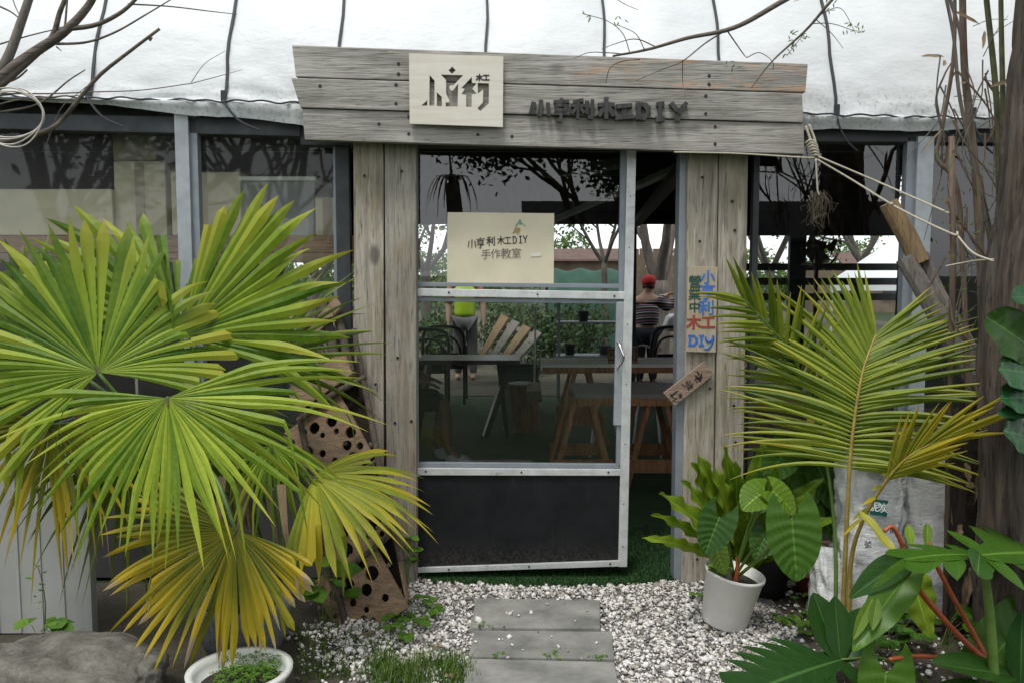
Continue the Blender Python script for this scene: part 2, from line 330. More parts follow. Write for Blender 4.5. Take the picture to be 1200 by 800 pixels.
# ------------------------------------------------------------------ mesh helpers
class MB:
    def __init__(s): s.v = []; s.f = []; s.al = []; s.ac = []; s.sg = []; s.m = []; s.curm = 0; s.attr = False
    def add(s, co, along=0., across=0., seg=.5):
        s.v.append(tuple(co)); s.al.append(along); s.ac.append(across); s.sg.append(seg); return len(s.v)-1
    def face(s, ids): s.f.append(tuple(ids)); s.m.append(s.curm)
    def prism(s, poly, off):
        """poly: list of 3D points of the front face, off: vector to the back face"""
        n = len(poly); off = V(off)
        a = [s.add(p) for p in poly]; b = [s.add(V(p)+off) for p in poly]
        s.face(a[::-1]); s.face(b)
        for i in range(n): j = (i+1) % n; s.face((a[i], a[j], b[j], b[i]))
        return s
    def px(s, pts, Y, th):                                  # solid whose front outline is given in picture points at depth Y
        return s.prism([P(x, y, Y) for x, y in pts], (0, th, 0))
    def box(s, c, size, rot=None):
        c = V(c); h = V(size)/2; M = rot or Matrix.Identity(3)
        q = [c+M@V((x*h.x, y*h.y, z*h.z)) for z in (-1, 1) for x, y in ((-1, -1), (1, -1), (1, 1), (-1, 1))]
        i = [s.add(p) for p in q]
        for f in ((0, 3, 2, 1), (4, 5, 6, 7), (0, 1, 5, 4), (1, 2, 6, 5), (2, 3, 7, 6), (3, 0, 4, 7)): s.face([i[k] for k in f])
        return s
    def bar(s, a, b, w, h, upv=(0, 0, 1)):
        a, b = V(a), V(b); d = (b-a); L = d.length; d.normalize(); u = V(upv); x = d.cross(u)
        if x.length < 1e-4: x = d.cross(V((1, 0, 0)))
        x.normalize(); u = x.cross(d)
        M = Matrix((x, d, u)).transposed()
        return s.box((a+b)/2, (w, L, h), M)
    def tube(s, pts, rad, n=8, caps=True, seg=.5):
        pts = [V(p) for p in pts]; k = len(pts)
        if not isinstance(rad, (list, tuple)): rad = [rad]*k
        elif len(rad) == 2 and k != 2: rad = [rad[0]+(rad[1]-rad[0])*i/(k-1) for i in range(k)]
        rings = []; ref = None
        for i, p in enumerate(pts):
            d = (pts[min(i+1, k-1)]-pts[max(i-1, 0)]).normalized()
            if ref is None: ref = d.orthogonal().normalized()
            x = (ref-d*ref.dot(d)); x = x.normalized() if x.length > 1e-5 else d.orthogonal().normalized()
            ref = x; y = d.cross(x)
            rings.append([s.add(p+(x*math.cos(2*math.pi*j/n)+y*math.sin(2*math.pi*j/n))*rad[i], i/(k-1), 0, seg) for j in range(n)])
        for i in range(k-1):
            for j in range(n): s.face((rings[i][j], rings[i][(j+1) % n], rings[i+1][(j+1) % n], rings[i+1][j]))
        if caps: s.face(rings[0][::-1]); s.face(rings[-1])
        return s
    def lathe(s, prof, c, n=32, M=None, wob=None):
        c = V(c); M = M or Matrix.Identity(3); rings = []
        for r, z in prof:
            rings.append([s.add(c+M@V((r*math.cos(a)*(wob(a, z) if wob else 1), r*math.sin(a)*(wob(a, z) if wob else 1), z))) for a in (2*math.pi*j/n for j in range(n))])
        for i in range(len(prof)-1):
            for j in range(n): s.face((rings[i][j], rings[i][(j+1) % n], rings[i+1][(j+1) % n], rings[i+1][j]))
        s.face(rings[0][::-1]); s.face(rings[-1])
        return s
    def grid(s, fn, nu, nv, attr=None):
        ids = [[s.add(fn(i/nu, j/nv)) for j in range(nv+1)] for i in range(nu+1)]
        for i in range(nu):
            for j in range(nv): s.face((ids[i][j], ids[i+1][j], ids[i+1][j+1], ids[i][j+1]))
        return s
    def build(s, name, mat, parent=None, smooth=False, bevel=0, attr=False):
        me = bpy.data.meshes.new(name); me.from_pydata(s.v, [], s.f)
        mats = mat if isinstance(mat, (list, tuple)) else [mat]
        for x in mats: me.materials.append(MATS[x])
        if len(mats) > 1: me.polygons.foreach_set('material_index', s.m)
        if attr:
            for nm, d in (('along', s.al), ('across', s.ac), ('seg', s.sg)):
                a = me.attributes.new(nm, 'FLOAT', 'POINT'); a.data.foreach_set('value', d)
        if bevel:
            bm = bmesh.new(); bm.from_mesh(me); bmesh.ops.recalc_face_normals(bm, faces=bm.faces)
            bmesh.ops.bevel(bm, geom=bm.edges[:], offset=bevel, segments=2, affect='EDGES', profile=.6); bm.to_mesh(me); bm.free()
        elif not attr and len(s.f) < 60000:
            bm = bmesh.new(); bm.from_mesh(me); bmesh.ops.recalc_face_normals(bm, faces=bm.faces); bm.to_mesh(me); bm.free()
        if smooth: me.polygons.foreach_set('use_smooth', [True]*len(me.polygons))
        me.update()
        o = bpy.data.objects.new(name, me); col.objects.link(o)
        if parent is not None: own(o, parent)
        return o
def world_loc(o):
    p = V((0, 0, 0))
    while o is not None: p = p+o.location; o = o.parent
    return p
def own(o, parent):
    o.parent = parent; o.matrix_parent_inverse = Matrix.Translation(-ORIG.get(parent.name, V((0, 0, 0))))
ORIG = {}
def tag(o, label, cat, group=None):
    o['label'] = label; o['category'] = cat
    if group: o['group'] = group
    return o
def thing(name, label, cat, loc, group=None):
    o = bpy.data.objects.new(name, None); col.objects.link(o); o.location = loc; o.empty_display_size = .1
    ORIG[o.name] = V(loc)
    return tag(o, label, cat, group)
def kind(o, k): o['kind'] = k; return o
def lerp(a, b, t): return a+(b-a)*t
def spline(pts, n=24):
    """Catmull-Rom through points"""
    pts = [V(p) for p in pts]; q = [pts[0]*2-pts[1]]+pts+[pts[-1]*2-pts[-2]]; out = []
    k = len(pts)-1
    for i in range(n+1):
        u = i/n*k; s = min(int(u), k-1); f = u-s; a, b, c, d = q[s:s+4]
        out.append(.5*((2*b)+(c-a)*f+(2*a-5*b+4*c-d)*f*f+(-a+3*b-3*c+d)*f**3))
    return out
def pxline(pts): return [P(*p) for p in pts]                # (px, py, Y) triples

def curve_mesh(loops, depth, name):
    """flat plate with holes: loops of 2D points, first the outline; thickness along local z"""
    cu = bpy.data.curves.new(name, 'CURVE'); cu.dimensions = '2D'; cu.fill_mode = 'BOTH'; cu.extrude = depth/2
    for lp in loops:
        sp = cu.splines.new('POLY'); sp.points.add(len(lp)-1); sp.use_cyclic_u = True
        for p, (x, y) in zip(sp.points, lp): p.co = (x, y, 0, 1)
    o = bpy.data.objects.new(name, cu); col.objects.link(o)
    me = bpy.data.meshes.new_from_object(o.evaluated_get(bpy.context.evaluated_depsgraph_get()))
    bpy.data.objects.remove(o); bpy.data.curves.remove(cu)
    return me
def text_mesh(body, size, depth, offset=0.0, name='lettering'):
    cu = bpy.data.curves.new(name, 'FONT'); cu.body = body; cu.size = size; cu.extrude = depth/2; cu.offset = offset
    cu.align_x = 'CENTER'; cu.align_y = 'CENTER'; cu.resolution_u = 3
    o = bpy.data.objects.new(name, cu); col.objects.link(o)
    me = bpy.data.meshes.new_from_object(o.evaluated_get(bpy.context.evaluated_depsgraph_get()))
    bpy.data.objects.remove(o); bpy.data.curves.remove(cu)
    return me
def place(me, name, mat, M, parent=None):
    me.transform(M); me.materials.clear(); me.materials.append(MATS[mat]); me.name = name
    o = bpy.data.objects.new(name, me); col.objects.link(o)
    if parent is not None: own(o, parent)
    return o
def frame(o, x, y):                                         # matrix from an origin and local x / y directions (z towards the viewer side)
    x = V(x).normalized(); z = x.cross(V(y)).normalized(); y = z.cross(x)
    M = Matrix((x, y, z)).transposed().to_4x4(); M.translation = V(o); return M
def facing(px, py, Y, ang=0):                               # facade-facing local frame, turned by ang degrees clockwise in the picture
    a = R(ang); return frame(P(px, py, Y), (math.cos(a), 0, -math.sin(a)), (math.sin(a), 0, math.cos(a)))
def circ(cx, cy, r, n=16, j=0):
    return [(cx+r*math.cos(2*math.pi*i/n)*(1+rnd.uniform(-j, j)), cy+r*math.sin(2*math.pi*i/n)*(1+rnd.uniform(-j, j))) for i in range(n)]

# ================================================================== THE SETTING
def fbm(x, y, seed=0):
    return (math.sin(x*1.7+y*2.3+seed)+math.sin(x*3.1-y*1.9+seed*2.1)*.5+math.sin(x*6.3+y*5.1+seed*.7)*.25+math.sin(x*12.7-y*9.9+seed*1.3)*.13)/1.9
g = MB()
def gz(u, v): return V((-400+800*u, -400+800*v, -.02))
g.grid(gz, 8, 8); kind(g.build('ground', 'lawn'), 'structure')
# near bed of dirt, gently uneven, under plants
g = MB(); g.grid(lambda u, v: V((-3+6*u, -1.7+1.7*v, -.008+.010*fbm(u*22, v*14))), 60, 40); kind(g.build('planting_bed', 'ground_dirt', smooth=True), 'structure')
# artificial turf floor running from the threshold through the workshop
g = MB(); ed = []
for i in range(25):
    x = lerp(484, 812, i/24); y = 678+9*math.sin(math.pi*min(1, i/24*1.05))**.8+rnd.uniform(-1, 1); ed.append(G(x, y, .012))
g.prism([V((p.x, p.y, .012)) for p in ed]+[V((ed[-1].x, .12, .012)), V((ed[0].x, .12, .012))], (0, 0, -.01))
turf_edge = ed
kind(g.build('turf_threshold', 'turf'), 'structure')
g = MB(); g.prism([V((-4.4, .12, .012)), V((4.4, .12, .012)), V((4.4, 6.4, .012)), V((-4.4, 6.4, .012))], (0, 0, -.01)); kind(g.build('turf_floor', 'turf'), 'structure')
# blades of the turf near the door
g = MB()
for i in range(9000):
    x = rnd.uniform(ed[0].x, ed[-1].x); f = (x-ed[0].x)/(ed[-1].x-ed[0].x)*24; k = min(23, int(f)); y0 = lerp(ed[k].y, ed[k+1].y, f-k)
    y = lerp(y0, .9, rnd.random()**1.6); h = rnd.uniform(.012, .026); a = rnd.uniform(0, 6.28); dx, dy = .0022*math.cos(a), .0022*math.sin(a); lx, ly = rnd.uniform(-.012, .012), rnd.uniform(-.014, .008)
    s_ = rnd.random(); q = [g.add((x-dx, y-dy, .012), 0, 0, s_), g.add((x+dx, y+dy, .012), 0, 0, s_), g.add((x+lx, y+ly, .012+h), .5, 0, s_)]; g.face(q)
o = kind(g.build('turf_pile', 'turf_blade', attr=True), 'stuff'); tag(o, 'short green artificial turf pile under and behind the door', 'turf')

# gravel
def gravel():
    base = bmesh.new(); bmesh.ops.create_icosphere(base, subdivisions=1, radius=1); bv = np.array([v.co[:] for v in base.verts]); bf = np.array([[v.index for v in f.verts] for f in base.faces]); base.free()
    rng = np.random.default_rng(3)
    n = 21000; pts = []
    x = rng.uniform(-1.0, 2.0, n*2); y = rng.uniform(-1.45, .02, n*2)
    keep = []
    for i in range(n*2):
        X, Yy = x[i], y[i]
        lx = -.62-.12*math.sin(Yy*7)+.05*math.sin(Yy*23)                          # left limit
        d = X-lx
        if d < 0 and rng.random() > math.exp(d*14): continue
        if X > 1.18+.06*math.sin(Yy*9) and rng.random() < .93: continue
        k = (X-turf_edge[0].x)/(turf_edge[-1].x-turf_edge[0].x)*24
        if 0 < k < 24 and Yy > turf_edge[int(k)].y+.008: continue
        if Yy > -.04 and (X < turf_edge[0].x or X > turf_edge[-1].x) : continue
        if -.19+.0 < X < .42 and rng.random() < .55 and Yy < -.2: continue           # thin under the slabs
        keep.append(i)
    keep = np.array(keep[:n]); m = len(keep)
    pos = np.stack([x[keep], y[keep], np.zeros(m)], 1)
    s = rng.lognormal(math.log(.0067), .40, m); s = np.clip(s, .003, .020)
    sc = np.stack([s*rng.uniform(.8, 1.35, m), s*rng.uniform(.7, 1.1, m), s*rng.uniform(.45, .8, m)], 1)
    jit = rng.uniform(.72, 1.2, (m, len(bv), 1))
    vv = bv[None]*jit*sc[:, None, :]
    a = rng.uniform(0, 6.283, m); b_ = rng.normal(0, .45, m)
    ca, sa, cb, sb = np.cos(a), np.sin(a), np.cos(b_), np.sin(b_)
    xx = vv[..., 0]; zz = vv[..., 2]
    x1 = xx*cb[:, None]+zz*sb[:, None]; z1 = -xx*sb[:, None]+zz*cb[:, None]; y1 = vv[..., 1]
    vv = np.stack([x1*ca[:, None]-y1*sa[:, None], x1*sa[:, None]+y1*ca[:, None], z1], 2)
    pos[:, 2] = sc[:, 2]*.6+rng.uniform(0, .012, m)
    for i in range(34):
        pos[i] = (rng.uniform(-.16, .42), -.24-.72*rng.random(), .046)
    vv += pos[:, None, :]
    ff = (bf[None]+(np.arange(m)*len(bv))[:, None, None]).reshape(-1, 3)
    me = bpy.data.meshes.new('gravel'); me.vertices.add(m*len(bv)); me.vertices.foreach_set('co', vv.reshape(-1)); nf = len(ff)
    me.loops.add(nf*3); me.loops.foreach_set('vertex_index', ff.reshape(-1)); me.polygons.add(nf)
    me.polygons.foreach_set('loop_start', np.arange(nf)*3); me.polygons.foreach_set('loop_total', np.full(nf, 3))
    me.update(calc_edges=True)
    at = me.attributes.new('tone', 'FLOAT', 'POINT'); tone = rng.random(m)**.9; at.data.foreach_set('value', np.repeat(tone, len(bv)))
    me.materials.append(MATS['pebble']); me.polygons.foreach_set('use_smooth', np.ones(nf, dtype=bool))
    o = bpy.data.objects.new('gravel', me); col.objects.link(o); kind(o, 'stuff'); tag(o, 'loose white and grey gravel around the stepping slabs', 'gravel')
    # scattered stones picked up by the slabs are left out of the mass above
gravel()
g = MB(); g.grid(lambda u, v: V((-.62+1.85*u, -1.45+1.40*v, .002+.003*fbm(u*20, v*12))), 40, 24); kind(g.build('gravel_base', 'gravel_fines', smooth=True), 'structure')

# stepping slabs in front of the door, three in view, more behind the camera
def slab(c4, label, h=.040):
    m = MB(); m.prism([V((p.x, p.y, h)) for p in c4], (0, 0, -(h-.002))); o = m.build('paving_slab', 'concrete', bevel=.006); tag(o, label, 'paving slab', 'stepping slabs to the door'); return o
slab([G(558, 700, .04), G(703, 702, .04), G(703.5, 735, .04), G(551, 734, .04)], 'grey concrete stepping slab nearest the door')
slab([G(556, 737.5, .04), G(717, 739, .04), G(720, 771, .04), G(549, 768, .04)], 'middle grey concrete stepping slab of the three in view')
slab([G(549, 770.5, .04), G(720, 774.5, .04), G(726, 812, .04), G(541, 810, .04)], 'front grey concrete stepping slab cut by the bottom of the picture')
for k in range(3):
    y = -1.55-.42*k; x = .07-.10*k
    o = slab([V((x-.3, y+.17, 0)), V((x+.3, y+.17, 0)), V((x+.3, y-.15, 0)), V((x-.3, y-.15, 0))], 'stepping slab of the path leading up from behind the viewer')

# ================================================================== THE GREENHOUSE
gh = thing('greenhouse', 'white tarpaulin tunnel greenhouse with steel framed windows and black straps', 'building', (0, 0, 0))
EY = -.03
zl, zr = P(0, 113, EY), P(1105, 138, EY)
def seam(x): return zl.z+(zr.z-zl.z)*(x-zl.x)/(zr.x-zl.x)
strapx = [P(px, 118, EY).x for px in (-42, 107, 264, 395, 569, 710, 846, 979, 1138, 1290)]
def roofpt(x, phi, lift=0.0):
    c, s = math.cos(phi), math.sin(phi)
    y = EY+3.31*(1-c)+.5*s*(1-phi/math.pi); z = seam(x)*(1-phi/math.pi)+2.4*phi/math.pi+2.25*s
    # bulge between the straps
    d = min(abs(x-q) for q in strapx); bl = .028*min(1, d/.3)**.7*min(1, phi*6+.1)
    wr = .007*math.sin(x*21+phi*70+math.sin(x*7+phi*20)*2)*math.exp(-phi*14)*(.4+.6*abs(math.sin(x*1.7)))+.004*math.sin(phi*160+fbm(x*3, phi*20)*4)*math.exp(-phi*3)
    n = V((0, -c, s)); return V((x, y, z))+n*(bl+wr+lift)
g = MB(); phis = [0, .006, .012, .02, .03, .04, .055, .07, .09, .11, .13, .155, .18, .21, .24, .28, .34, .42, .55, .7, .9, 1.1, 1.4, 1.7, 2.0, 2.3, 2.6, 2.9, 3.14]
NX = 300; ids = [[g.add(roofpt(-4.8+9.6*i/NX, ph)) for ph in phis] for i in range(NX+1)]
for i in range(NX):
    for j in range(len(phis)-1): g.face((ids[i][j], ids[i+1][j], ids[i+1][j+1], ids[i][j+1]))
g.build('roof_tarp', 'tarp', gh, smooth=True)
# dark shade lining below the tarp
g = MB(); g.grid(lambda u, v: V((-4.7+9.4*u, .22+3.05*(1-math.cos(v*math.pi)), 2.30+2.0*math.sin(v*math.pi))), 4, 16); g.build('shade_lining', 'lining', gh)
for q in strapx:
    g = MB(); pts = []
    for k in range(46):
        ph = k/45*1.5; x = q+.004*math.sin(k*1.3)+.01*ph; p = roofpt(x, ph, 0); n = V((0, -math.cos(ph), math.sin(ph))); pts.append((p+n*.014, n))
    a = [(g.add(p+V((-.006, 0, 0))), g.add(p+V((.006, 0, 0))), g.add(p+V((.006, 0, 0))-n*.01), g.add(p+V((-.006, 0, 0))-n*.01)) for p, n in pts]
    for i in range(len(a)-1):
        for j in range(4): g.face((a[i][j], a[i][(j+1) % 4], a[i+1][(j+1) % 4], a[i+1][j]))
    s_ = g.build('strap', 'strap', gh)
    if -.95 < q < 1.25: continue
    p0 = roofpt(q, .0)+V((0, -.03, 0)); g = MB(); g.box(p0+V((0, .005, .02)), (.022, .02, .05)); dr = rnd.choice((-1, 1)) if q < 0 else 1
    if q > 0: g.tube(spline([p0, p0+V((.01, -.01, -.06)), p0+V((.05*dr, -.01, -.13)), p0+V((.10*dr, 0, -.17))], 8), .005, 5)
    else: g.tube(spline([p0, p0+V((.02, -.02, -.03)), p0+V((.08, -.02, -.10)), p0+V((.17, -.01, -.14))], 8), .006, 5)
    g.build('strap_end', 'strap', s_)
# hem: rolled edge held by a wavy wire, then the hanging flap
g = MB()
def lowz(x):
    px = 600+(x)*F/(EY-CAM.y)
    if px < 60: yy = 117+px*.01
    elif px < 600: yy = lerp(118, 165, (px-60)/540)**1.0*1.0
    else: yy = 153
    if 60 <= px < 360: yy = lerp(118, 147, (px-60)/300)
    elif 360 <= px < 900: yy = 150
    return P(600, yy, EY).z if px >= 0 else seam(x)-.02
NXf = 240; A = []
for i in range(NXf+1):
    x = -4.8+9.6*i/NXf; zs, zb = seam(x), min(lowz(x), seam(x)-.015); w_ = .012*math.sin(x*31+2*math.sin(x*13))
    A.append([g.add((x, EY-.012+w_, zs+.004)), g.add((x, EY-.035+w_*.7, zs-.012)), g.add((x, EY-.02+w_*1.2, lerp(zs, zb, .5))), g.add((x, EY-.01+w_, zb+.006*math.sin(x*9)))])
for i in range(NXf):
    for j in range(3): g.face((A[i][j], A[i+1][j], A[i+1][j+1], A[i][j+1]))
g.build('hem_flap', 'tarp', gh, smooth=True)
g = MB(); pts = []
for i in range(420):
    x = -4.6+9.2*i/419; f = (x*3.4) % 1; pts.append((x, EY-.040-.006*math.sin(x*9), seam(x)-.004+.016*(abs(f-.3)-.35)*(1 if f < .75 else .2)+.004*math.sin(x*47)))
g.tube(pts, .0045, 5); g.build('hem_wire', 'strap', gh)
# front framing
def member(name, pts, Y, th, mat, par=gh, bev=.003): return MB().px(pts, Y, th).build(name, mat, par, bevel=bev)
g = MB(); 
member('eave_beam', [(-700, 118), (352, 140), (352, 160), (-700, 134)], .02, .10, 'dark_steel'); member('eave_beam', [(352, 148), (940, 156), (940, 175), (352, 170)], .03, .10, 'dark_steel'); member('eave_beam', [(940, 150), (1900, 158), (1900, 172), (940, 166)], .02, .10, 'dark_steel')
def zpx(z, Y): # picture y at height z, depth Y
    d = Y-CAM.y; return 400+F*math.tan(math.atan2(CAM.z-z, d)-PITCH)
def upright(x0, x1, ytop, Y, th, mat, zbot=0):
    a, b = P(x0, 400, Y).x, P(x1, 400, Y).x; zt = P(x0, ytop, Y).z
    return MB().box(((a+b)/2, Y+th/2, (zt+zbot)/2), (b-a, th, zt-zbot)).build('upright', mat, gh, bevel=.003)
upright(212, 228, 130, .00, .05, 'galvanised'); upright(229, 238, 130, .02, .05, 'steel'); upright(396, 412, 140, .05, .05, 'dark_steel')
upright(1067, 1086, 160, .00, .05, 'galvanised'); upright(1055, 1066, 160, .02, .05, 'steel'); upright(879, 886, 160, .06, .05, 'dark_steel')
upright(-180, -160, 110, 0, .05, 'galvanised'); upright(1290, 1310, 160, 0, .05, 'galvanised')
def pane(x0, x1, ytop, zb, mat, Y=.08):
    a, b = P(x0, 400, Y).x, P(x1, 400, Y).x; zt = P(x0, ytop, Y).z
    return MB().box(((a+b)/2, Y+.002, (zt+zb)/2), (b-a, .004, zt-zb)).build('window_pane', mat, gh)
pane(-500, 212, 105, .45, 'film'); pane(236, 398, 130, .45, 'film'); pane(884, 1057, 155, .32, 'glass'); pane(1085, 1700, 155, .32, 'glass')
member('pane_frame', [(390, 150), (397, 150), (400, 560), (393, 560)], .07, .02, 'steel')
# low walls below the windows
a = P(405, 400, .06).x; MB().box(((-4.7+a)/2, .09, .225), (a+4.7, .06, .45)).build('low_wall', 'dark_boxwall', gh)
b = P(880, 400, .06).x; MB().box(((4.7+b)/2, .10, .15), (4.7-b, .06, .30)).build('low_wall', 'dark_boxwall', gh)
for k in range(2): MB().box(((4.7+b)/2, .055-.002*k, .33-.17*k), (4.7-b, .03, .06)).build('sill_board', 'brown_wood', gh, bevel=.003)
# side and back
for sx in (-1, 1): MB().prism([V((sx*4.75, .12, 0)), V((sx*4.75, 6.45, 0))]+[V((sx*4.75, .16+3.1*(1+math.cos(a)), 2.28+2.12*math.sin(a))) for a in [i*math.pi/14 for i in range(15)]], (.03, 0, 0)).build('side_wall', 'black_cloth', gh)
MB().box((-3.75, 6.5, 1.1), (1.9, .05, 2.2)).build('back_wall', 'dark_boxwall', gh)
MB().box((-2.95, 6.47, 2.25), (3.5, .06, 1.0)).build('back_header', 'black_cloth', gh); MB().box((.85, 6.47, 2.45), (4.05, .06, .62)).build('back_header', 'black_cloth', gh); MB().box((3.8, 6.47, 2.4), (1.9, .06, .80)).build('back_header', 'black_cloth', gh)
MB().box((0, 6.45, 3.5), (9.4, .04, 1.8)).build('gable_cloth', 'black_cloth', gh)
for px in (330, 478, 738, 932, 1100): x = P(px, 400, 6.4).x; MB().box((x, 6.42, 1.1), (.14 if px != 932 else .20, .08, 2.2)).build('back_post', 'dark_steel', gh)
# ceiling lamps and purlins in the dark
for k, yy in enumerate((1.6, 3.4, 5.2)): MB().bar((-4.6, yy, 2.62), (4.6, yy, 2.62), .05, .05).build('tie_bar', 'dark_steel', gh)
MB().bar(P(738, 222, 2.2), P(822, 184, 1.0), .06, .045).build('tube_lamp', 'alu', gh, bevel=.006)
MB().bar(P(640, 262, 2.6), P(733, 222, 1.8), .05, .04).build('tube_lamp', 'alu', gh, bevel=.006)
for k, (x0, y0, x1, y1) in enumerate(((745, 262, 806, 190), (640, 205, 735, 190))): MB().bar(P(x0, y0, 4.5), P(x1, y1, .8), .08, .06).build('rafter', 'dark_steel', gh)
# deck railing along the back right
rl = thing('deck_railing', 'dark slatted railing seen through the right window', 'railing', (3.3, 6.6, 0))
for k, py in enumerate((313, 330, 348)): z = P(900, py, 6.7).z; MB().box((3.85, 6.7, z), (2.2, .04, .09)).build('rail', 'dark_boxwall', rl)
for x in (2.8, 3.6, 4.4): MB().box((x, 6.75, .72), (.09, .06, 1.44)).build('post', 'dark_boxwall', rl)

# ================================================================== ENTRANCE
po = thing('entrance_portal', 'weathered grey timber door surround with three lintel boards on plank posts', 'door surround', (0, -.02, 0))
PYf = -.03
def board(name, pts, Y, th, mat, par):
    return MB().px(pts, Y, th).build(name, mat, par, bevel=.004)
def post(x0, x1, mat, dy): 
    a0, a1 = P(x0, 175, PYf+dy), P(x1, 175, PYf+dy); b0 = P(x0+(3 if x0 < 600 else -7), 690, PYf+dy); b1 = P(x1+(0 if x0 < 600 else -8), 690, PYf+dy)
    zt = P(x0, 165, PYf).z
    return MB().prism([V((a0.x, PYf+dy, zt)), V((a1.x, PYf+dy, zt)), V((b1.x, PYf+dy, -.01)), V((b0.x, PYf+dy, -.01))], (0, .09, 0)).build('post_board', mat, po, bevel=.005)
post(414, 449.6, 'post_wood', 0); post(450.6, 488, 'post_wood_brown', -.008); post(806, 842, 'post_wood', 0); post(843.2, 877, 'post_wood', -.006)
LY = -.16
b1 = board('lintel_board', [(342, 53), (947, 75), (944, 108.3), (346.5, 90.2)], LY, .05, 'lintel_wood_worn', po)
b2 = board('lintel_board', [(341, 91.4), (940, 109.6), (942, 143.8), (352, 126.2)], LY-.006, .05, 'lintel_wood', po)
b3 = board('lintel_board', [(354, 127.6), (942, 145.2), (943, 181), (357, 164)], LY+.004, .05, 'lintel_wood', po)
# packing timber behind the lintel so that it stands off the posts
MB().px([(410, 156), (880, 164), (880, 172), (410, 163)], LY+.056, .072).build('packing_board', 'post_wood_brown', po)
def bolt(px, py, Y, r, par): MB().lathe([(r*.3, .002), (r, .0015), (r, -.001)], (0, 0, 0), 10).build('bolt', 'screw', par).data.transform(facing(px, py, Y-.001))
for px, py, bb in ((467, 75, b1), (467, 87, b1), (464, 99.5, b2), (464, 121.5, b2), (831, 89, b1), (831, 99, b1), (827, 112.7, b2), (827, 133.5, b2), (479, 137, b3), (479, 157, b3), (838, 148.5, b3), (838, 169, b3), (444, 145.5, b3), (375, 101, b2), (600, 160, b3), (560, 158, b3)):
    bolt(px, py, {b1.name: LY, b2.name: LY-.006, b3.name: LY+.004}[bb.name], .0075, po)
for px, py in ((471, 201), (427, 206), (823, 208), (858, 236), (820, 283), (832, 375), (861, 270), (832, 455), (463, 495), (482, 493), (440, 450), (466, 419), (860, 475), (862, 518), (817, 655)): bolt(px, py, PYf-.009, .007, po)

# ---- signs on the lintel
lg = thing('logo_plaque', 'pale plywood plaque with cut out logo characters on the lintel', 'sign', P(535, 147, LY-.02))
def lz(x, y): return (475+x/8, 55+y/8)
PLY = LY-.024; sc_ = mpp(PLY)
def loc2(x, y): px, py = lz(x, y); return ((px-535)*sc_, -(py-105)*sc_)
cuts = [[(235, 275), (280, 325), (277, 550), (228, 550)], [(212, 500), (212, 550), (155, 550)], [(300, 430), (345, 470), (345, 555), (298, 555)], [(442, 198), (475, 232), (440, 265), (408, 232)],
 [(338, 270), (543, 275), (452, 368), (424, 366), (414, 388), (424, 412), (446, 414), (462, 396), (495, 352), (490, 558), (380, 558), (380, 520), (408, 522), (416, 505), (404, 480), (385, 440), (385, 320)],
 [(622, 292), (622, 345), (668, 348), (625, 395), (665, 440), (620, 450), (618, 562), (568, 560), (568, 452), (525, 445), (555, 400), (525, 390)],
 [(675, 345), (778, 348), (776, 530), (698, 598), (672, 572), (724, 518), (724, 405), (676, 442)]]
me = curve_mesh([[loc2(*p) for p in q] for q in ([[(48, 80), (910, 108), (905, 742), (48, 712)]]+cuts)], .014, 'plaque')
Mp = frame(P(535, 105, PLY), (1, 0, 0), (0, 0, 1))
place(me, 'panel', 'plaque_wood', Mp, lg)
me = text_mesh('木工', .031, .002, .0016); place(me, 'lettering', 'ink', Mp @ Matrix.Translation((*loc2(722, 302), .008)), lg)

# wooden letters: each character its own little block-cut shape built of strokes
STR = {'小': [((.14, .80), (.06, .12)), ((.50, .98), (.50, .02)), ((.86, .84), (.96, .12))],
 '亨': [((.08, .84), (.92, .90)), ((.48, 1.0), (.50, .86)), ((.22, .70), (.78, .72)), ((.22, .70), (.26, .48)), ((.78, .72), (.74, .48)), ((.24, .48), (.76, .50)), ((.14, .32), (.86, .36)), ((.52, .34), (.54, .02)), ((.36, .04), (.54, .02)), ((.70, .34), (.56, .24))],
 '利': [((.14, .86), (.50, .96)), ((.04, .66), (.58, .68)), ((.32, .94), (.32, .02)), ((.30, .62), (.06, .26)), ((.34, .62), (.58, .34)), ((.70, .88), (.70, .28)), ((.92, .96), (.92, .06)), ((.78, .10), (.92, .06))],
 '木': [((.08, .66), (.92, .68)), ((.50, 1.0), (.50, .0)), ((.48, .66), (.10, .14)), ((.52, .66), (.92, .14))],
 '工': [((.14, .86), (.88, .88)), ((.52, .88), (.48, .14)), ((.04, .12), (.96, .14))],
 'D': [((.22, .94), (.22, .06)), ((.10, .92), (.62, .92)), ((.62, .92), (.86, .68)), ((.86, .70), (.86, .32)), ((.86, .32), (.62, .08)), ((.10, .08), (.62, .08))],
 'I': [((.5, .95), (.5, .05)), ((.26, .92), (.74, .94)), ((.22, .06), (.78, .08))],
 'Y': [((.10, .94), (.50, .46)), ((.90, .98), (.50, .46)), ((.5, .5), (.5, .04))]}
wl = thing('wooden_lettering', 'row of dark block-cut wooden letters on the lintel beside the plaque', 'sign', P(712, 142, LY-.02))
def stroke_mesh(mb, st, M, s, wd, th, jit=.0):
    for (x0, y0), (x1, y1) in st:
        a = V((x0*s[0], y0*s[1], 0)); b = V((x1*s[0], y1*s[1], 0)); d = (b-a).normalized(); n = V((-d.y, d.x, 0))*wd/2; e = d*wd*.25
        w1, w2 = rnd.uniform(1-jit, 1+jit), rnd.uniform(1-jit, 1+jit); z = th*rnd.uniform(.85, 1.15)
        q = [a-e+n*w1, b+e+n*w2, b+e-n*w2, a-e-n*w1]
        mb.prism([M@V((p.x, p.y, z)) for p in q], M.to_3x3()@V((0, 0, -z)))
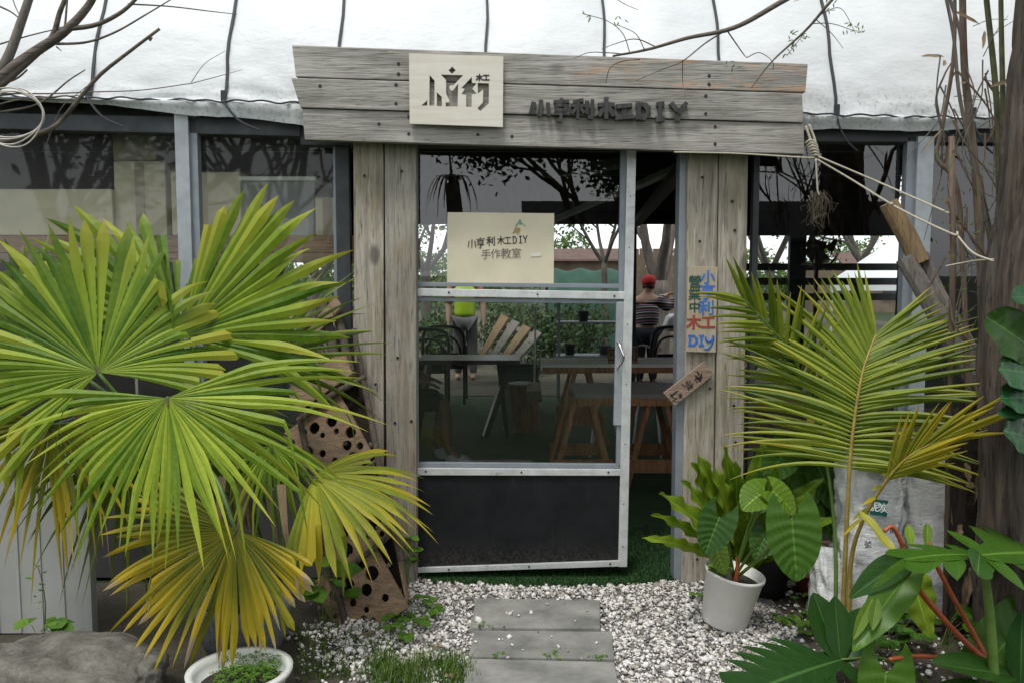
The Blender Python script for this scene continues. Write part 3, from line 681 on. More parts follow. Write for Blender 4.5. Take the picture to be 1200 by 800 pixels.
for ch, cx, cy, wpx, hpx, ang in (('小', 633, 128, 23, 17, 6), ('亨', 657, 130, 19, 25, 4), ('利', 682, 129, 27, 22, 2), ('木', 710, 128, 20, 22, 0), ('工', 731, 132, 21, 17, -4), ('D', 752.5, 131.5, 17, 17, 2), ('I', 773, 132, 13, 20, 1), ('Y', 794, 132, 20, 20, 3)):
    Yl = LY-.008; k = mpp(Yl); M = facing(cx, cy, Yl, ang) @ Matrix.Translation((-wpx*k/2, -hpx*k/2, 0))
    mb = MB(); stroke_mesh(mb, STR[ch], M, (wpx*k, hpx*k), .0155 if ch in '利亨' else .021, .024, .2); mb.build('letter', 'letter_wood', wl)

# ---- painted opening sign on the right post
osn = thing('opening_sign', 'pale board painted with blue, green and red characters on the right post', 'sign', P(823, 413, -.06))
OY = PYf-.030
MB().px([(806, 312), (841, 313), (839, 413), (804, 412)], OY, .018).build('board', 'sign_board', osn, bevel=.002)
kk = mpp(OY)
def glyphs(par, chars, mat, Y, offset=.0015, dep=.002):
    for ch, px, py, hpx, ang in chars:
        me = text_mesh(ch, hpx*mpp(Y)*1.12, dep, offset); place(me, 'lettering', mat, facing(px, py, Y-.001, ang), par)
glyphs(osn, (('小', 829.5, 326, 15, 0), ('亨', 829, 343.5, 17, 0), ('利', 828, 362, 17, 0)), 'paint_blue', OY)
glyphs(osn, (('營', 814.5, 331.5, 14, 0), ('業', 814, 346, 13.5, 0), ('中', 814, 361, 12.5, 0)), 'paint_green', OY, .001)
glyphs(osn, (('木', 813, 379, 15.5, 0), ('工', 830, 379, 15, 0)), 'paint_red', OY, .0025)
for ch, cx, cy, wpx, hpx in (('D', 812, 399, 12, 13), ('I', 822, 399, 9, 13)):
    mb = MB(); stroke_mesh(mb, STR[ch], facing(cx, cy, OY) @ Matrix.Translation((-wpx*kk/2, -hpx*kk/2, 0)), (wpx*kk, hpx*kk), .011, .002, .25); mb.build('lettering', 'paint_blue', osn)
mb = MB(); k2 = kk; M = facing(831, 400, OY)
pts = [M@V((x*k2, y*k2, .001)) for x, y in ((-4.5, 6), (-3.5, 1.5), (0, 0), (3, 2), (4.5, 7), (4.5, 2), (3, -3), (-1, -8), (-7, -8.5))]
mb.tube(spline(pts, 26), [.0015]+[.005]*24+[.003, .001], 6); mb.build('lettering', 'paint_blue', osn)
# ---- little tilted wooden sign
ts = thing('tilted_sign', 'small brown wooden sign nailed at a slant below the opening sign', 'sign', P(808, 475, -.06))
TY = PYf-.034
MB().px([(777.5, 460.5), (824.5, 424), (837, 438.5), (791, 475.5)], TY, .022).build('board', 'small_sign_wood', ts, bevel=.003)
for cx, cy, ang, nst in ((818, 441, -38, 14), (807, 451, -38, 12), (793, 463, -38, 11)):
    mb = MB(); M = facing(cx, cy, TY, ang); k = mpp(TY)
    for i in range(nst):
        x, y = rnd.uniform(-5, 5)*k, rnd.uniform(-4.5, 4.5)*k; a = rnd.choice((0, 0, 1.57, 1.57, .8, 2.2)); L = rnd.uniform(1.2, 3.2)*k
        mb.bar(M@V((x-L*math.cos(a), y-L*math.sin(a), .0)), M@V((x+L*math.cos(a), y+L*math.sin(a), .0)), .0036, .005, upv=(0, -1, 0))
    mb.build('lettering', 'ink', ts)

# ---- door (sags a little, ajar to the right of the opening)
dr = thing('glazed_door', 'aluminium framed glass door with black kick panel and curved handle', 'door', (P(610, 668, .03).x, .03, .03))
DY = .035
def rail(name, pts, Y, th, mat, par=dr, bev=.0025): return MB().px(pts, Y, th).build(name, mat, par, bevel=bev)
rail('stile', [(735.5, 160), (746, 160), (735, 664), (724.5, 664)], DY-.012, .045, 'alu'); rail('stile', [(727.5, 160), (735.2, 160), (729, 545), (722, 545)], DY, .035, 'steel')
rail('stile', [(480, 150), (489.5, 150), (490.5, 668), (480, 668)], DY, .035, 'steel')
rail('rail', [(486, 330.5), (729, 333), (729, 338), (486, 335.5)], DY+.002, .03, 'steel')
mr = rail('rail', [(486, 338), (732.5, 342), (732, 351), (486, 347)], DY-.014, .04, 'alu')
rail('rail', [(486, 348), (727, 352), (727, 356.5), (486, 353)], DY+.003, .03, 'steel')
rail('rail', [(486, 541.5), (726, 543.5), (726, 548), (486, 547)], DY+.002, .03, 'steel')
lr = rail('rail', [(486, 548), (727, 549.5), (727, 557), (486, 556.5)], DY-.014, .04, 'alu')
br = rail('rail', [(486, 665), (726, 656.5), (724.5, 663.5), (486, 671)], DY-.014, .045, 'alu')
rail('top_rail', [(486, 150), (737, 160), (737, 176), (486, 168)], DY-.004, .04, 'dark_steel')
rail('kick_panel', [(486, 556), (727, 556.5), (724.6, 658), (486, 666.5)], DY, .02, 'black_panel', bev=0)
rail('pane', [(486, 160), (730, 162), (729, 335), (486, 332)], DY+.016, .004, 'glass', bev=0); rail('pane', [(486, 351), (724, 354), (723, 546), (486, 544)], DY+.016, .004, 'glass', bev=0)
lp = rail('lock_plate', [(722.5, 354), (733, 354), (730.5, 498), (719, 498)], DY-.010, .022, 'galvanised')
h0, h1 = P(723.5, 401, DY-.012), P(723.5, 432, DY-.012)
MB().tube(spline([h0, h0+V((.008, -.02, -.012)), h0+V((.022, -.042, -.05)), (h0+h1)/2+V((.026, -.046, 0)), h1+V((.02, -.04, .04)), h1+V((.006, -.02, .01)), h1], 20), .0055, 8).build('handle', 'chrome', dr, smooth=True)
for px, py, par in ((526, 343, mr), (630, 345, mr), (720, 347, mr), (499, 552, lr), (611, 553, lr), (713, 553, lr), (526, 667, br), (620, 663.5, br), (715, 660.5, br)): bolt(px, py, DY-.015, .005, dr)
for py in (230, 290, 380, 450, 520, 590, 640): bolt(740-(py-170)*.0215, py, DY-.013, .003, dr)
# jamb on the right of the opening
jb = tag(MB().px([(797, 172), (806, 172), (799, 684), (789.5, 684)], PYf+.02, .10).build('door_jamb', 'steel', bevel=.003), 'blue grey steel door jamb beside the right plank post', 'door jamb')
# ---- paper notice taped behind the upper pane
pn = thing('paper_notice', 'cream paper notice with hand drawn lettering behind the upper door glass', 'notice', P(587, 334, DY))
PY_ = DY+.0125
g = MB(); 
def paper(u, v):
    p = P(lerp(524.5, 649.5, u)+lerp(0, -.8, v), lerp(249, 333.5, v)+u*1.2, PY_); p.y += .0015*fbm(u*4, v*5, 2)-.0006; return p
g.grid(paper, 20, 16); g.build('sheet', 'paper', pn, smooth=True)
k = mpp(PY_)
for ch, px, py, h, a in (('小', 553, 286, 10, 2), ('亨', 563, 285, 12, 0), ('利', 575, 283, 11, -2), ('木', 587, 282, 10, -2), ('工', 595, 282, 9, -1), ('D', 603, 281.5, 9, -1), ('I', 610, 281, 9, -2), ('Y', 615.5, 280.5, 9, 0)):
    wpx = h*(.62 if ch in 'DIY' else .95); mb = MB(); stroke_mesh(mb, STR[ch], facing(px, py, PY_-.003, a) @ Matrix.Translation((-wpx*k/2, -h*k/2, 0)), (wpx*k, h*k), .0042, .0008, .2); mb.build('lettering', 'ink', pn)
glyphs(pn, (('手', 569.5, 299, 11, 0), ('作', 581, 298.5, 11, 0), ('教', 593, 298, 11.5, 0), ('室', 605, 297.5, 11, 0)), 'ink_soft', PY_-.0025, -.0004, .001)
def blob(par, name, mat, pts, Y, n=14):
    MB().prism([P(x, y, Y) for x, y in pts], (0, .0008, 0)).build(name, mat, par)
for cx, cy, a in ((606, 263, -.5), (609.5, 260.5, .1), (613, 263, .9)):
    blob(pn, 'drawn_sprout', 'doodle_green', [(cx+1.6*math.cos(t_)*math.cos(a)-3.4*math.sin(t_)*math.sin(-a), cy+3.4*math.sin(t_)*math.cos(a)+1.6*math.cos(t_)*math.sin(a)) for t_ in [i*.4488 for i in range(14)]], PY_-.003)
blob(pn, 'drawn_root', 'doodle_tan', [(603.5, 266.5), (610, 267.5), (609, 272), (607, 275.5), (605, 272.5), (600, 274), (602.5, 270.5)], PY_-.003)
MB().px([(622, 297), (634.5, 296.5), (634.5, 300.5), (622, 301)], PY_-.003, .0006).build('tape', 'tape', pn)

# ================================================================== INSIDE THE WORKSHOP
# shelf behind the left windows with boxes on it
SY = .24
sh = thing('storage_shelf', 'timber shelf behind the left window film carrying boxes', 'shelf', (P(200, 297, SY).x, SY, 0))
zs_ = P(200, 276, SY).z
for k, (dz, th, mat) in enumerate(((-.045, .085, 'shelf_wood'), (-.115, .05, 'hotel_wood'))): MB().box((-2.35, SY, zs_+dz), (3.6, .04, th)).build('front_board', mat, sh, bevel=.003)
MB().box((-2.35, SY+.27, zs_-.012), (3.6, .50, .022)).build('shelf_board', 'shelf_wood', sh)
for x in (-3.9, -2.5, -.8): MB().box((x, SY+.5, zs_/2-.02), (.06, .06, zs_-.04)).build('leg', 'brown_wood_z', sh)
def carton(x0, x1, y0, y1, Y, dep, mat, label, par_lines=True, rot=0):
    a, b = P(x0, y1, Y), P(x1, y0, Y); zb = zs_+.002 if y1 > 270 else a.z
    c = thing('cardboard_box', label, 'box', ((a.x+b.x)/2, Y+dep/2, zb), 'boxes on the storage shelf')
    w_, h_ = b.x-a.x, b.z-zb
    MB().box(((a.x+b.x)/2, Y+dep/2, zb+h_/2), (w_, dep, h_)).build('carton', mat, c, bevel=.004)
    for s_ in (-1, 1): MB().box(((a.x+b.x)/2, Y+dep/2+s_*dep*.25, zb+h_+.003), (w_*.985, dep*.49, .004)).build('flap', mat, c)
    MB().box(((a.x+b.x)/2, Y-.0012, zb+h_*.5), (w_*.9 if w_ > .3 else .05, .001, .045 if w_ > .3 else h_*.98)).build('tape', mat if w_ > .3 else 'cardboard_dark', c)
    return c
carton(-20, 131, 223, 276, SY+.02, .34, 'cardboard', 'long low cardboard box with red marks at the left end of the shelf')
carton(136, 193, 190, 276, SY+.05, .30, 'cardboard', 'tall cardboard box under a smaller box left of the steel upright')
carton(133, 181, 142, 188, SY+.05, .28, 'cardboard_dark', 'small dark cardboard box on top of the tall box')
carton(202, 281, 203, 276, SY+.04, .32, 'cardboard', 'wide cardboard box standing behind the steel upright')
carton(370, 398, 233, 276, SY+.06, .22, 'cardboard', 'small cardboard box at the right end of the shelf')
a, b = P(284, 276, SY+.05), P(369, 208, SY+.05)
bn = thing('plastic_bin', 'translucent white plastic bin with a lid between the cardboard boxes', 'bin', ((a.x+b.x)/2, SY+.2, zs_))
g = MB(); cx_ = (a.x+b.x)/2; w_ = (b.x-a.x)/2; zt = b.z
q = [V((cx_+sx*w_*.88, SY+.05+(.03 if sy < 0 else .33), zs_+.003)) for sx, sy in ((-1, -1), (1, -1), (1, 1), (-1, 1))]; q2 = [V((cx_+sx*w_, SY+.05+(.0 if sy < 0 else .36), zt-.02)) for sx, sy in ((-1, -1), (1, -1), (1, 1), (-1, 1))]
i0 = [g.add(p) for p in q]; i1 = [g.add(p) for p in q2]; g.face(i0[::-1])
for i in range(4): g.face((i0[i], i0[(i+1) % 4], i1[(i+1) % 4], i1[i]))
g.build('tub', 'bin_plastic', bn); MB().box((cx_, SY+.23, zt-.008), (w_*2+.02, .39, .022)).build('lid', 'white_plastic', bn, bevel=.005)
MB().box((cx_, SY+.22, zs_+.05), (w_*1.5, .24, .09)).build('contents', 'cardboard_dark', bn)

# trestle tables
def trestle(par, x, y, h, dx=.0, s=.24):
    for sy in (-1, 1):
        for sx in (-1, 1): MB().bar((x+sx*.05, y+sy*.22, h), (x+sx*(.05+s*.75), y+sy*.26, .013), .045, .032).build('leg', 'trestle_wood', par, bevel=.003)
        MB().box((x, y+sy*.275, .25), (s*1.25+.1, .02, .09)).build('brace', 'trestle_wood', par, bevel=.003)
    MB().box((x, y, h-.02), (.10, .56, .07)).build('ridge_beam', 'brown_wood', par)
def work_table(label, x0, x1, y0, y1, h, trs, topmat):
    tb = thing('work_table', label, 'table', ((x0+x1)/2, (y0+y1)/2, .012), 'trestle work tables')
    MB().box(((x0+x1)/2, (y0+y1)/2, h-.015), (x1-x0, y1-y0, .03)).build('table_top', topmat, tb, bevel=.003)
    MB().box(((x0+x1)/2, y0+.02, h-.055), (x1-x0-.04, .03, .05)).build('apron', 'trestle_wood', tb)
    for x in trs: trestle(tb, x, (y0+y1)/2, h-.03)
    return tb
plain('grey_top', (.20, .185, .16), .6, 0, .2, 8); plain('pale_top', (.70, .67, .60), .6, 0, .15, 8)
pA = P(686, 466, 1.46)
work_table('brown trestle table nearest the gap of the open door', .42, 2.0, 1.46, 2.05, .74, (.48, .98, 1.72), 'grey_top')
work_table('pale topped trestle table further back in the workshop', .26, 2.1, 3.25, 3.85, .75, (.62, 1.7), 'pale_top')
tb = thing('black_table', 'black table with slanted legs behind the lower door glass', 'table', (-.35, 3.9, .012))
MB().box((-.40, 3.95, .72), (.95, .55, .04)).build('table_top', 'black_plastic', tb)
for x0, x1 in ((-.78, -.9), (-.02, -.25), (-.10, -.02)): MB().bar((x0, 3.8, .70), (x1, 3.75, .013), .09, .05).build('leg', 'black_plastic', tb)
def stool(x, y, h, label):
    s = thing('round_stool', label, 'stool', (x, y, .012), 'white topped stools')
    MB().lathe([(.0, h-.035), (.15, h-.03), (.165, h-.01), (.15, h), (.0, h+.002)], (x, y, 0), 28).build('seat', 'white_plastic', s, smooth=True)
    for k in range(4): a = .6+k*1.571; MB().tube([(x+.09*math.cos(a), y+.09*math.sin(a), h-.02), (x+.17*math.cos(a), y+.17*math.sin(a), .013)], .011, 8).build('leg', 'alu', s)
    for i in range(9): a = rnd.uniform(0, 6.28); r = .13*math.sqrt(rnd.random()); MB().lathe([(.012, 0), (.012, .001)], (x+r*math.cos(a), y+r*math.sin(a), h+.0025), 8).build('dot', 'grey_cloth', s)
stool(1.14, 2.95, .62, 'white round stool with grey dots seen in the door gap'); stool(.79, 2.95, .60, 'white round stool just left of the door stile behind glass')
# stump
sm = thing('stump_stool', 'upright brown log stump standing on the turf behind the lower glass', 'stump', (.10, 4.1, .012))
MB().lathe([(.19, .013), (.165, .1), (.158, .3), (.15, .46)], (.10, 4.1, 0), 28, wob=lambda a, z: 1+.04*math.sin(a*5+1)+.03*math.sin(a*11)).build('trunk', 'trestle_wood', sm)
MB().lathe([(.146, .461), (.142, .475)], (.10, 4.1, 0), 28).build('sawn_top', 'grey_top', sm)
# black tube armchairs
def armchair(x, y, rz, label):
    c = thing('armchair', label, 'chair', (0, 0, 0), 'black tube armchairs')
    M = Matrix.Translation((x, y, .012)) @ Matrix.Rotation(rz, 4, 'Z')
    T = lambda p: M@V(p)
    for s in (-1, 1):
        MB().tube([T(p) for p in spline([(s*.24, .22, 0), (s*.24, .21, .55), (s*.24, .15, .66), (s*.24, -.12, .67), (s*.24, -.22, .6), (s*.24, -.24, 0)], 20)], .017, 8).build('arm_frame', 'black_plastic', c, smooth=True)
    MB().tube([T(p) for p in spline([(-.24, -.2, .45), (-.24, -.24, .75), (-.19, -.26, .88), (0, -.27, .91), (.19, -.26, .88), (.24, -.24, .75), (.24, -.2, .45)], 24)], .02, 8).build('back_frame', 'black_plastic', c, smooth=True)
    MB().tube([T(p) for p in spline([(-.2, -.2, .45), (-.19, -.24, .65), (-.12, -.25, .77), (0, -.26, .80), (.12, -.25, .77), (.19, -.24, .65), (.2, -.2, .45)], 24)], .014, 8).build('inner_back_rail', 'black_plastic', c, smooth=True)
    MB().grid(lambda u, v: T((lerp(-.17, .17, u), -.215-.02*v, lerp(.45, .60, v))), 4, 4).build('backrest', 'black_cloth', c)
    g = MB(); q = [T(p) for p in ((-.23, .22, .46), (.23, .22, .46), (.22, -.2, .45), (-.22, -.2, .45))]; g.prism(q, (0, 0, -.04)); g.build('seat', 'black_cloth', c)
    return c
armchair(-.80, 6.0, 0, 'black tube armchair left of the pallet behind the lower glass'); armchair(-.98, 5.5, .15, 'black tube armchair beside the left post behind the lower glass'); armchair(1.80, 5.9, .2, 'black tube armchair in the door gap in front of the standing person')
# leaning pallet wood outside the back
pl = thing('leaning_pallet', 'old wooden pallet leaning at an angle behind the black table', 'pallet', P(580, 425, 6.9))
for k in range(4):
    x0 = 558+k*13; MB().prism([P(x0, 421, 7.5+.05*(k % 2)), P(x0+5+k, 423, 7.5+.05*(k % 2)), P(x0+38, 372+k*6, 8.5+.05*(k % 2)), P(x0+29, 368+k*6, 8.5+.05*(k % 2))], (0, .03, -.03)).build('plank', 'drift_wood' if k % 2 else 'bamboo_wood', pl)
for k, f in enumerate((.15, .85)): Yp = lerp(7.62, 8.62, f); MB().prism([P(lerp(556, 590, f), lerp(416, 366, f), Yp), P(lerp(602, 634, f), lerp(424, 386, f), Yp), P(lerp(600, 632, f), lerp(429, 391, f), Yp-.08), P(lerp(553, 587, f), lerp(421, 371, f), Yp-.08)], (0, .03, -.03)).build('cross_plank', 'drift_wood', pl)
# dark stacked tubs
for k in range(3): tag(MB().lathe([(.2, 0), (.23, .16), (.235, .17), (.22, .17), (.19, .02)], (.09, 5.3, .013+k*.165), 24).build('black_tub', 'dark_boxwall'), ['lowest dark tub of the stack behind the log stump', 'middle dark tub of the stack behind the log stump', 'topmost dark tub of the stack behind the log stump'][k], 'tub', 'stacked dark tubs')
br_ = thing('broom', 'thin white handled broom upright behind the log stump', 'broom', P(626, 455, 3.7))
MB().tube([P(626, 452, 3.7), P(628, 360, 3.75)], .009, 8).build('handle', 'white_plastic', br_); MB().px([(619, 448), (633, 448), (635, 458), (617, 458)], 3.68, .04).build('head', 'pale_wood', br_); MB().px([(618, 458), (634, 458), (636, 470), (616, 470)], 3.685, .03).build('bristles', 'moss', br_)
# wire rack with odds and ends
rk = thing('wire_rack', 'pale wire rack holding pots behind the door glass', 'rack', P(690, 425, 6.2))
for z in (.55, .95, 1.25): MB().box((.92, 6.1, z), (.75, .35, .02)).build('shelf', 'galvanised', rk)
for x in (.56, 1.28):
    for y in (5.94, 6.26): MB().box((x, y, .66), (.025, .025, 1.30)).build('upright', 'galvanised', rk)
for k, (x, z, r, h) in enumerate(((.70, .56, .07, .13), (1.12, .56, .08, .11), (.86, .96, .07, .12))):
    tag(MB().lathe([(r*.75, 0), (r, h), (r*1.05, h), (r*.9, h*.95)], (x, 6.1, z+.001), 18).build('flower_pot', ['black_pot', 'grey_pot', 'black_pot'][k]), ['small black pot, lower shelf left of the wire rack', 'grey pot, lower shelf right of the wire rack', 'black pot on the middle shelf of the wire rack'][k], 'pot', 'pots on the wire rack')
# small wooden placard on the far table
pc = thing('wooden_placard', 'small orange brown wooden placard on the pale trestle table', 'placard', P(730, 427, 3.24))
MB().px([(712, 407), (747, 405.5), (748, 427), (713, 427.5)], 3.26, .03).build('board', 'shelf_wood', pc, bevel=.004); glyphs(pc, (('空', 720.5, 416.5, 15, 0), ('間', 739, 416, 15.5, 0)), 'ink', 3.258, .001)
# standing fan behind the right window
fn = thing('pedestal_fan', 'black round pedestal fan behind the right window', 'fan', (P(962, 320, 5.0).x, 5.0, .012))
fc = P(962, 288, 4.9); fr_ = .24
MB().tube([(fc.x, 5.02, .03), (fc.x, 5.02, fc.z)], .022, 10).build('pole', 'black_plastic', fn); MB().lathe([(.22, .013), (.2, .03), (.03, .05)], (fc.x, 5.02, 0), 24).build('base', 'black_plastic', fn)
Mf = frame(fc, (.9, .35, 0), (0, -.15, 1))
for dz, rr in ((.05, .9), (-.05, .9), (0, 1)): MB().tube([Mf@V((fr_*rr*math.cos(a), fr_*rr*math.sin(a), dz)) for a in [i*math.pi/18 for i in range(37)]], .006, 5, caps=False).build('guard_ring', 'black_plastic', fn)
g = MB()
for i in range(36):
    a = i*math.pi/18; g.tube([Mf@V((.04*math.cos(a), .04*math.sin(a), .07)), Mf@V((fr_*.9*math.cos(a), fr_*.9*math.sin(a), .05)), Mf@V((fr_*math.cos(a), fr_*math.sin(a), 0)), Mf@V((fr_*.9*math.cos(a), fr_*.9*math.sin(a), -.05)), Mf@V((.04*math.cos(a), .04*math.sin(a), -.07))], .0018, 4, caps=False)
g.build('guard_wires', 'black_plastic', fn)
for i in range(5):
    a = i*1.2566; MB().grid(lambda u, v: Mf@V((math.cos(a+(v-.5)*.9*(u*.6+.4))*(.03+.17*u), math.sin(a+(v-.5)*.9*(u*.6+.4))*(.03+.17*u), (v-.5)*.05)), 4, 4).build('blade', 'dark_boxwall', fn)
MB().tube([Mf@V((0, 0, .03)), Mf@V((0, 0, -.16))], [.05, .06], 14).build('motor', 'black_plastic', fn)
# low tables with plants behind the right window
tb = thing('plant_bench', 'dark timber bench with seedlings behind the right window', 'bench', (2.4, 1.1, .012))
MB().box((2.5, 1.2, .62), (2.4, .6, .04)).build('bench_top', 'brown_wood', tb)
for x in (1.4, 2.5, 3.6):
    for y in (.98, 1.42): MB().box((x, y, .31), (.06, .06, .6)).build('leg', 'brown_wood_z', tb)
for k in range(2): MB().box((2.5, .93, .30+.2*k), (2.4, .02, .09)).build('slat', 'brown_wood', tb)

# ------------------------------------------------------------------ people
def skin_mesh(name, joints, edges, mat, par, sub=2):
    me = bpy.data.meshes.new(name); me.from_pydata([V(j[0]) for j in joints], edges, [])
    o = bpy.data.objects.new(name, me); col.objects.link(o)
    md = o.modifiers.new('s', 'SKIN'); md.use_smooth_shade = True; md.branch_smoothing = .4
    for i, j in enumerate(joints):
        sv = me.skin_vertices[0].data[i]; r = j[1]; sv.radius = r if isinstance(r, tuple) else (r, r); sv.use_root = (i == 0)
    sb = o.modifiers.new('d', 'SUBSURF'); sb.levels = sub; sb.render_levels = sub
    bpy.context.view_layer.update()
    m2 = bpy.data.meshes.new_from_object(o.evaluated_get(bpy.context.evaluated_depsgraph_get())); bpy.data.objects.remove(o)
    m2.materials.clear(); m2.materials.append(MATS[mat]); m2.polygons.foreach_set('use_smooth', [True]*len(m2.polygons)); m2.name = name
    o = bpy.data.objects.new(name, m2); col.objects.link(o); own(o, par); return o
def hand(js, es, wrist_i, wrist, d, side):
    d = V(d).normalized(); s = V(side).normalized(); p = wrist+d*.05; js.append((p, (.028, .018))); k = len(js)-1; es.append((wrist_i, k))
    for i, (o_, L) in enumerate(((-.026, .058), (-.009, .068), (.009, .064), (.026, .05))):
        js.append((p+d*.03+s*o_, .010)); es.append((k, len(js)-1)); js.append((p+d*(.03+L*.6)+s*o_*1.15-V((0, 0, .008)), .009)); es.append((len(js)-2, len(js)-1)); js.append((p+d*(.03+L)+s*o_*1.15-V((0, 0, .02)), .008)); es.append((len(js)-2, len(js)-1))
    js.append((p-s*.04+d*.005, .011)); es.append((k, len(js)-1)); js.append((p-s*.055+d*.035, .009)); es.append((len(js)-2, len(js)-1))
# person with red cap, seen from behind, arms reaching right
X0, Y0 = P(757, 400, 7.6).x, 7.6; z0 = -.02
pr = thing('person', 'person in striped jumper and red cap standing with arms raised beyond the door gap', 'person', (X0, Y0, z0))
S = 1.46/1.7
def B(x, y, z): return V((X0+x*S, Y0+y*S, z0+z*S))
lean = .05
js = [(B(0, 0, .92), (.17, .13)), (B(.01, .02, 1.12), (.165, .13)), (B(.02, .04, 1.32), (.18, .12)), (B(.03, .05, 1.42), (.12, .10)), (B(.035, .06, 1.50), .055), (B(.045, .075, 1.58), (.082, .095)), (B(.045, .08, 1.66), (.075, .09)),
      (B(-.17, .04, 1.38), .075), (B(.06, .26, 1.26), .06), (B(.36, .28, 1.44), .045), (B(.20, .05, 1.38), .075), (B(.36, .10, 1.25), .062), (B(.58, .16, 1.46), .045),
      (B(-.09, 0, .86), .09), (B(-.10, .01, .48), .062), (B(-.10, -.01, .09), .045), (B(-.10, .12, .04), .04), (B(.09, 0, .86), .09), (B(.11, .03, .48), .062), (B(.12, 0, .09), .045), (B(.12, .13, .04), .04)]
es = [(0, 1), (1, 2), (2, 3), (3, 4), (4, 5), (5, 6), (3, 7), (7, 8), (8, 9), (3, 10), (10, 11), (11, 12), (0, 13), (13, 14), (14, 15), (15, 16), (0, 17), (17, 18), (18, 19), (19, 20)]
j2, e2 = list(js), list(es); hand(j2, e2, 9, j2[9][0], (.8, .3, .4), (.2, .8, -.3)); hand(j2, e2, 12, j2[12][0], (.6, .5, .5), (.3, .6, -.4))
skin_mesh('body', j2, e2, 'skin', pr)
def shell(idx, ed, k): return [(js[i][0], tuple(x*k+.012 for x in js[i][1]) if isinstance(js[i][1], tuple) else js[i][1]*k+.012) for i in idx], ed
jj, ee = shell([0, 1, 2, 3, 7, 8, 9, 10, 11, 12], [(0, 1), (1, 2), (2, 3), (3, 4), (4, 5), (5, 6), (3, 7), (7, 8), (8, 9)], 1.06); jj[3] = (jj[3][0]+V((0, 0, .01)), (.15, .12)); skin_mesh('striped_jumper', jj, ee, 'striped_shirt', pr)
jj, ee = shell([0, 13, 14, 15, 17, 18, 19], [(0, 1), (1, 2), (2, 3), (0, 4), (4, 5), (5, 6)], 1.08); skin_mesh('trousers', jj, ee, 'navy_cloth', pr)
hc = B(.045, .08, 1.63); cp = MB().lathe([(.10*S, -.01), (.115*S, .03), (.11*S, .08), (.08*S, .12), (.03*S, .135), (.0, .137)], hc, 24).build('cap', 'cap_red', pr, smooth=True)
MB().prism([hc+V((math.cos(a)*.10*S, .05+abs(math.sin(a))*.14*S, .02)) for a in [i*math.pi/10 for i in range(11)]], (0, 0, .012)).build('brim', 'cap_red', cp)
MB().lathe([(.09*S, -.06), (.105*S, -.02), (.10*S, .01)], hc, 20).build('hair', 'hair', pr, smooth=True)
# second person in hi-vis vest, mostly hidden by notice and rail
X1, Y1 = P(545, 400, 8.2).x, 8.2
pr2 = thing('person', 'person in yellow green vest and grey trousers seen below the paper notice', 'person', (X1, Y1, -.02))
S = 1.0; X0, Y0, z0 = X1, Y1, -.02
js = [(B(0, 0, .92), (.15, .11)), (B(0, .0, 1.12), (.14, .10)), (B(0, 0, 1.32), (.17, .10)), (B(0, 0, 1.42), (.10, .08)), (B(0, 0, 1.50), .055), (B(0, .01, 1.58), (.082, .095)), (B(0, .01, 1.68), (.075, .09)),
      (B(-.19, 0, 1.38), .062), (B(-.24, .02, 1.10), .048), (B(-.23, -.08, .86), .036), (B(.19, 0, 1.38), .062), (B(.26, .02, 1.12), .048), (B(.27, -.08, .88), .036),
      (B(-.09, 0, .86), .09), (B(-.10, -.03, .48), .062), (B(-.10, .0, .09), .045), (B(-.10, -.12, .04), .04), (B(.09, 0, .86), .09), (B(.11, -.02, .48), .062), (B(.12, 0, .09), .045), (B(.12, -.12, .04), .04)]
j2, e2 = list(js), list(es); hand(j2, e2, 9, j2[9][0], (0, -.2, -1), (0, 1, 0)); hand(j2, e2, 12, j2[12][0], (0, -.2, -1), (0, 1, 0))
skin_mesh('body', j2, e2, 'skin', pr2)
jj, ee = shell([1, 2, 3, 0], [(0, 1), (1, 2), (0, 3)], 1.10); skin_mesh('vest', jj, ee, 'vest', pr2)
for ids_ in ((7, 8), (10, 11)): jj, ee = shell(list(ids_), [(0, 1)], 1.05); skin_mesh('sleeve', jj, ee, 'orange_cloth', pr2)
jj, ee = shell([0, 13, 14, 15, 17, 18, 19], [(0, 1), (1, 2), (2, 3), (0, 4), (4, 5), (5, 6)], 1.06); skin_mesh('trousers', jj, ee, 'grey_cloth', pr2)
MB().lathe([(.10, -.04), (.105, .03), (.09, .09), (.04, .125), (0, .13)], B(0, .02, 1.64), 20).build('hair', 'hair', pr2, smooth=True)
# third person sitting just inside, hidden by the left post except the feet
X0, Y0, z0 = -.98, 2.75, .012
pr3 = thing('person', 'seated person in dark clothes and grey shoes behind the left post', 'person', (X0, Y0, z0))
js = [(B(0, 0, .52), (.15, .12)), (B(-.02, 0, .74), (.14, .11)), (B(-.02, 0, .96), (.16, .10)), (B(-.01, 0, 1.06), (.09, .08)), (B(0, 0, 1.13), .055), (B(.03, 0, 1.21), (.095, .08)), (B(.03, 0, 1.30), (.09, .075)),
      (B(-.02, -.18, 1.0), .06), (B(.05, -.22, .76), .046), (B(.26, -.14, .66), .036), (B(-.02, .18, 1.0), .06), (B(.05, .22, .76), .046), (B(.26, .14, .66), .036),
      (B(.06, -.1, .50), .085), (B(.44, -.12, .50), .062), (B(.47, -.13, .10), .046), (B(.58, -.16, .05), .042), (B(.06, .1, .50), .085), (B(.40, .14, .50), .062), (B(.36, .10, .10), .046), (B(.47, .08, .05), .042)]
j2, e2 = list(js), list(es); hand(j2, e2, 9, j2[9][0], (1, 0, -.2), (0, 1, 0)); hand(j2, e2, 12, j2[12][0], (1, 0, -.2), (0, 1, 0))
skin_mesh('body', j2, e2, 'skin_dark', pr3)
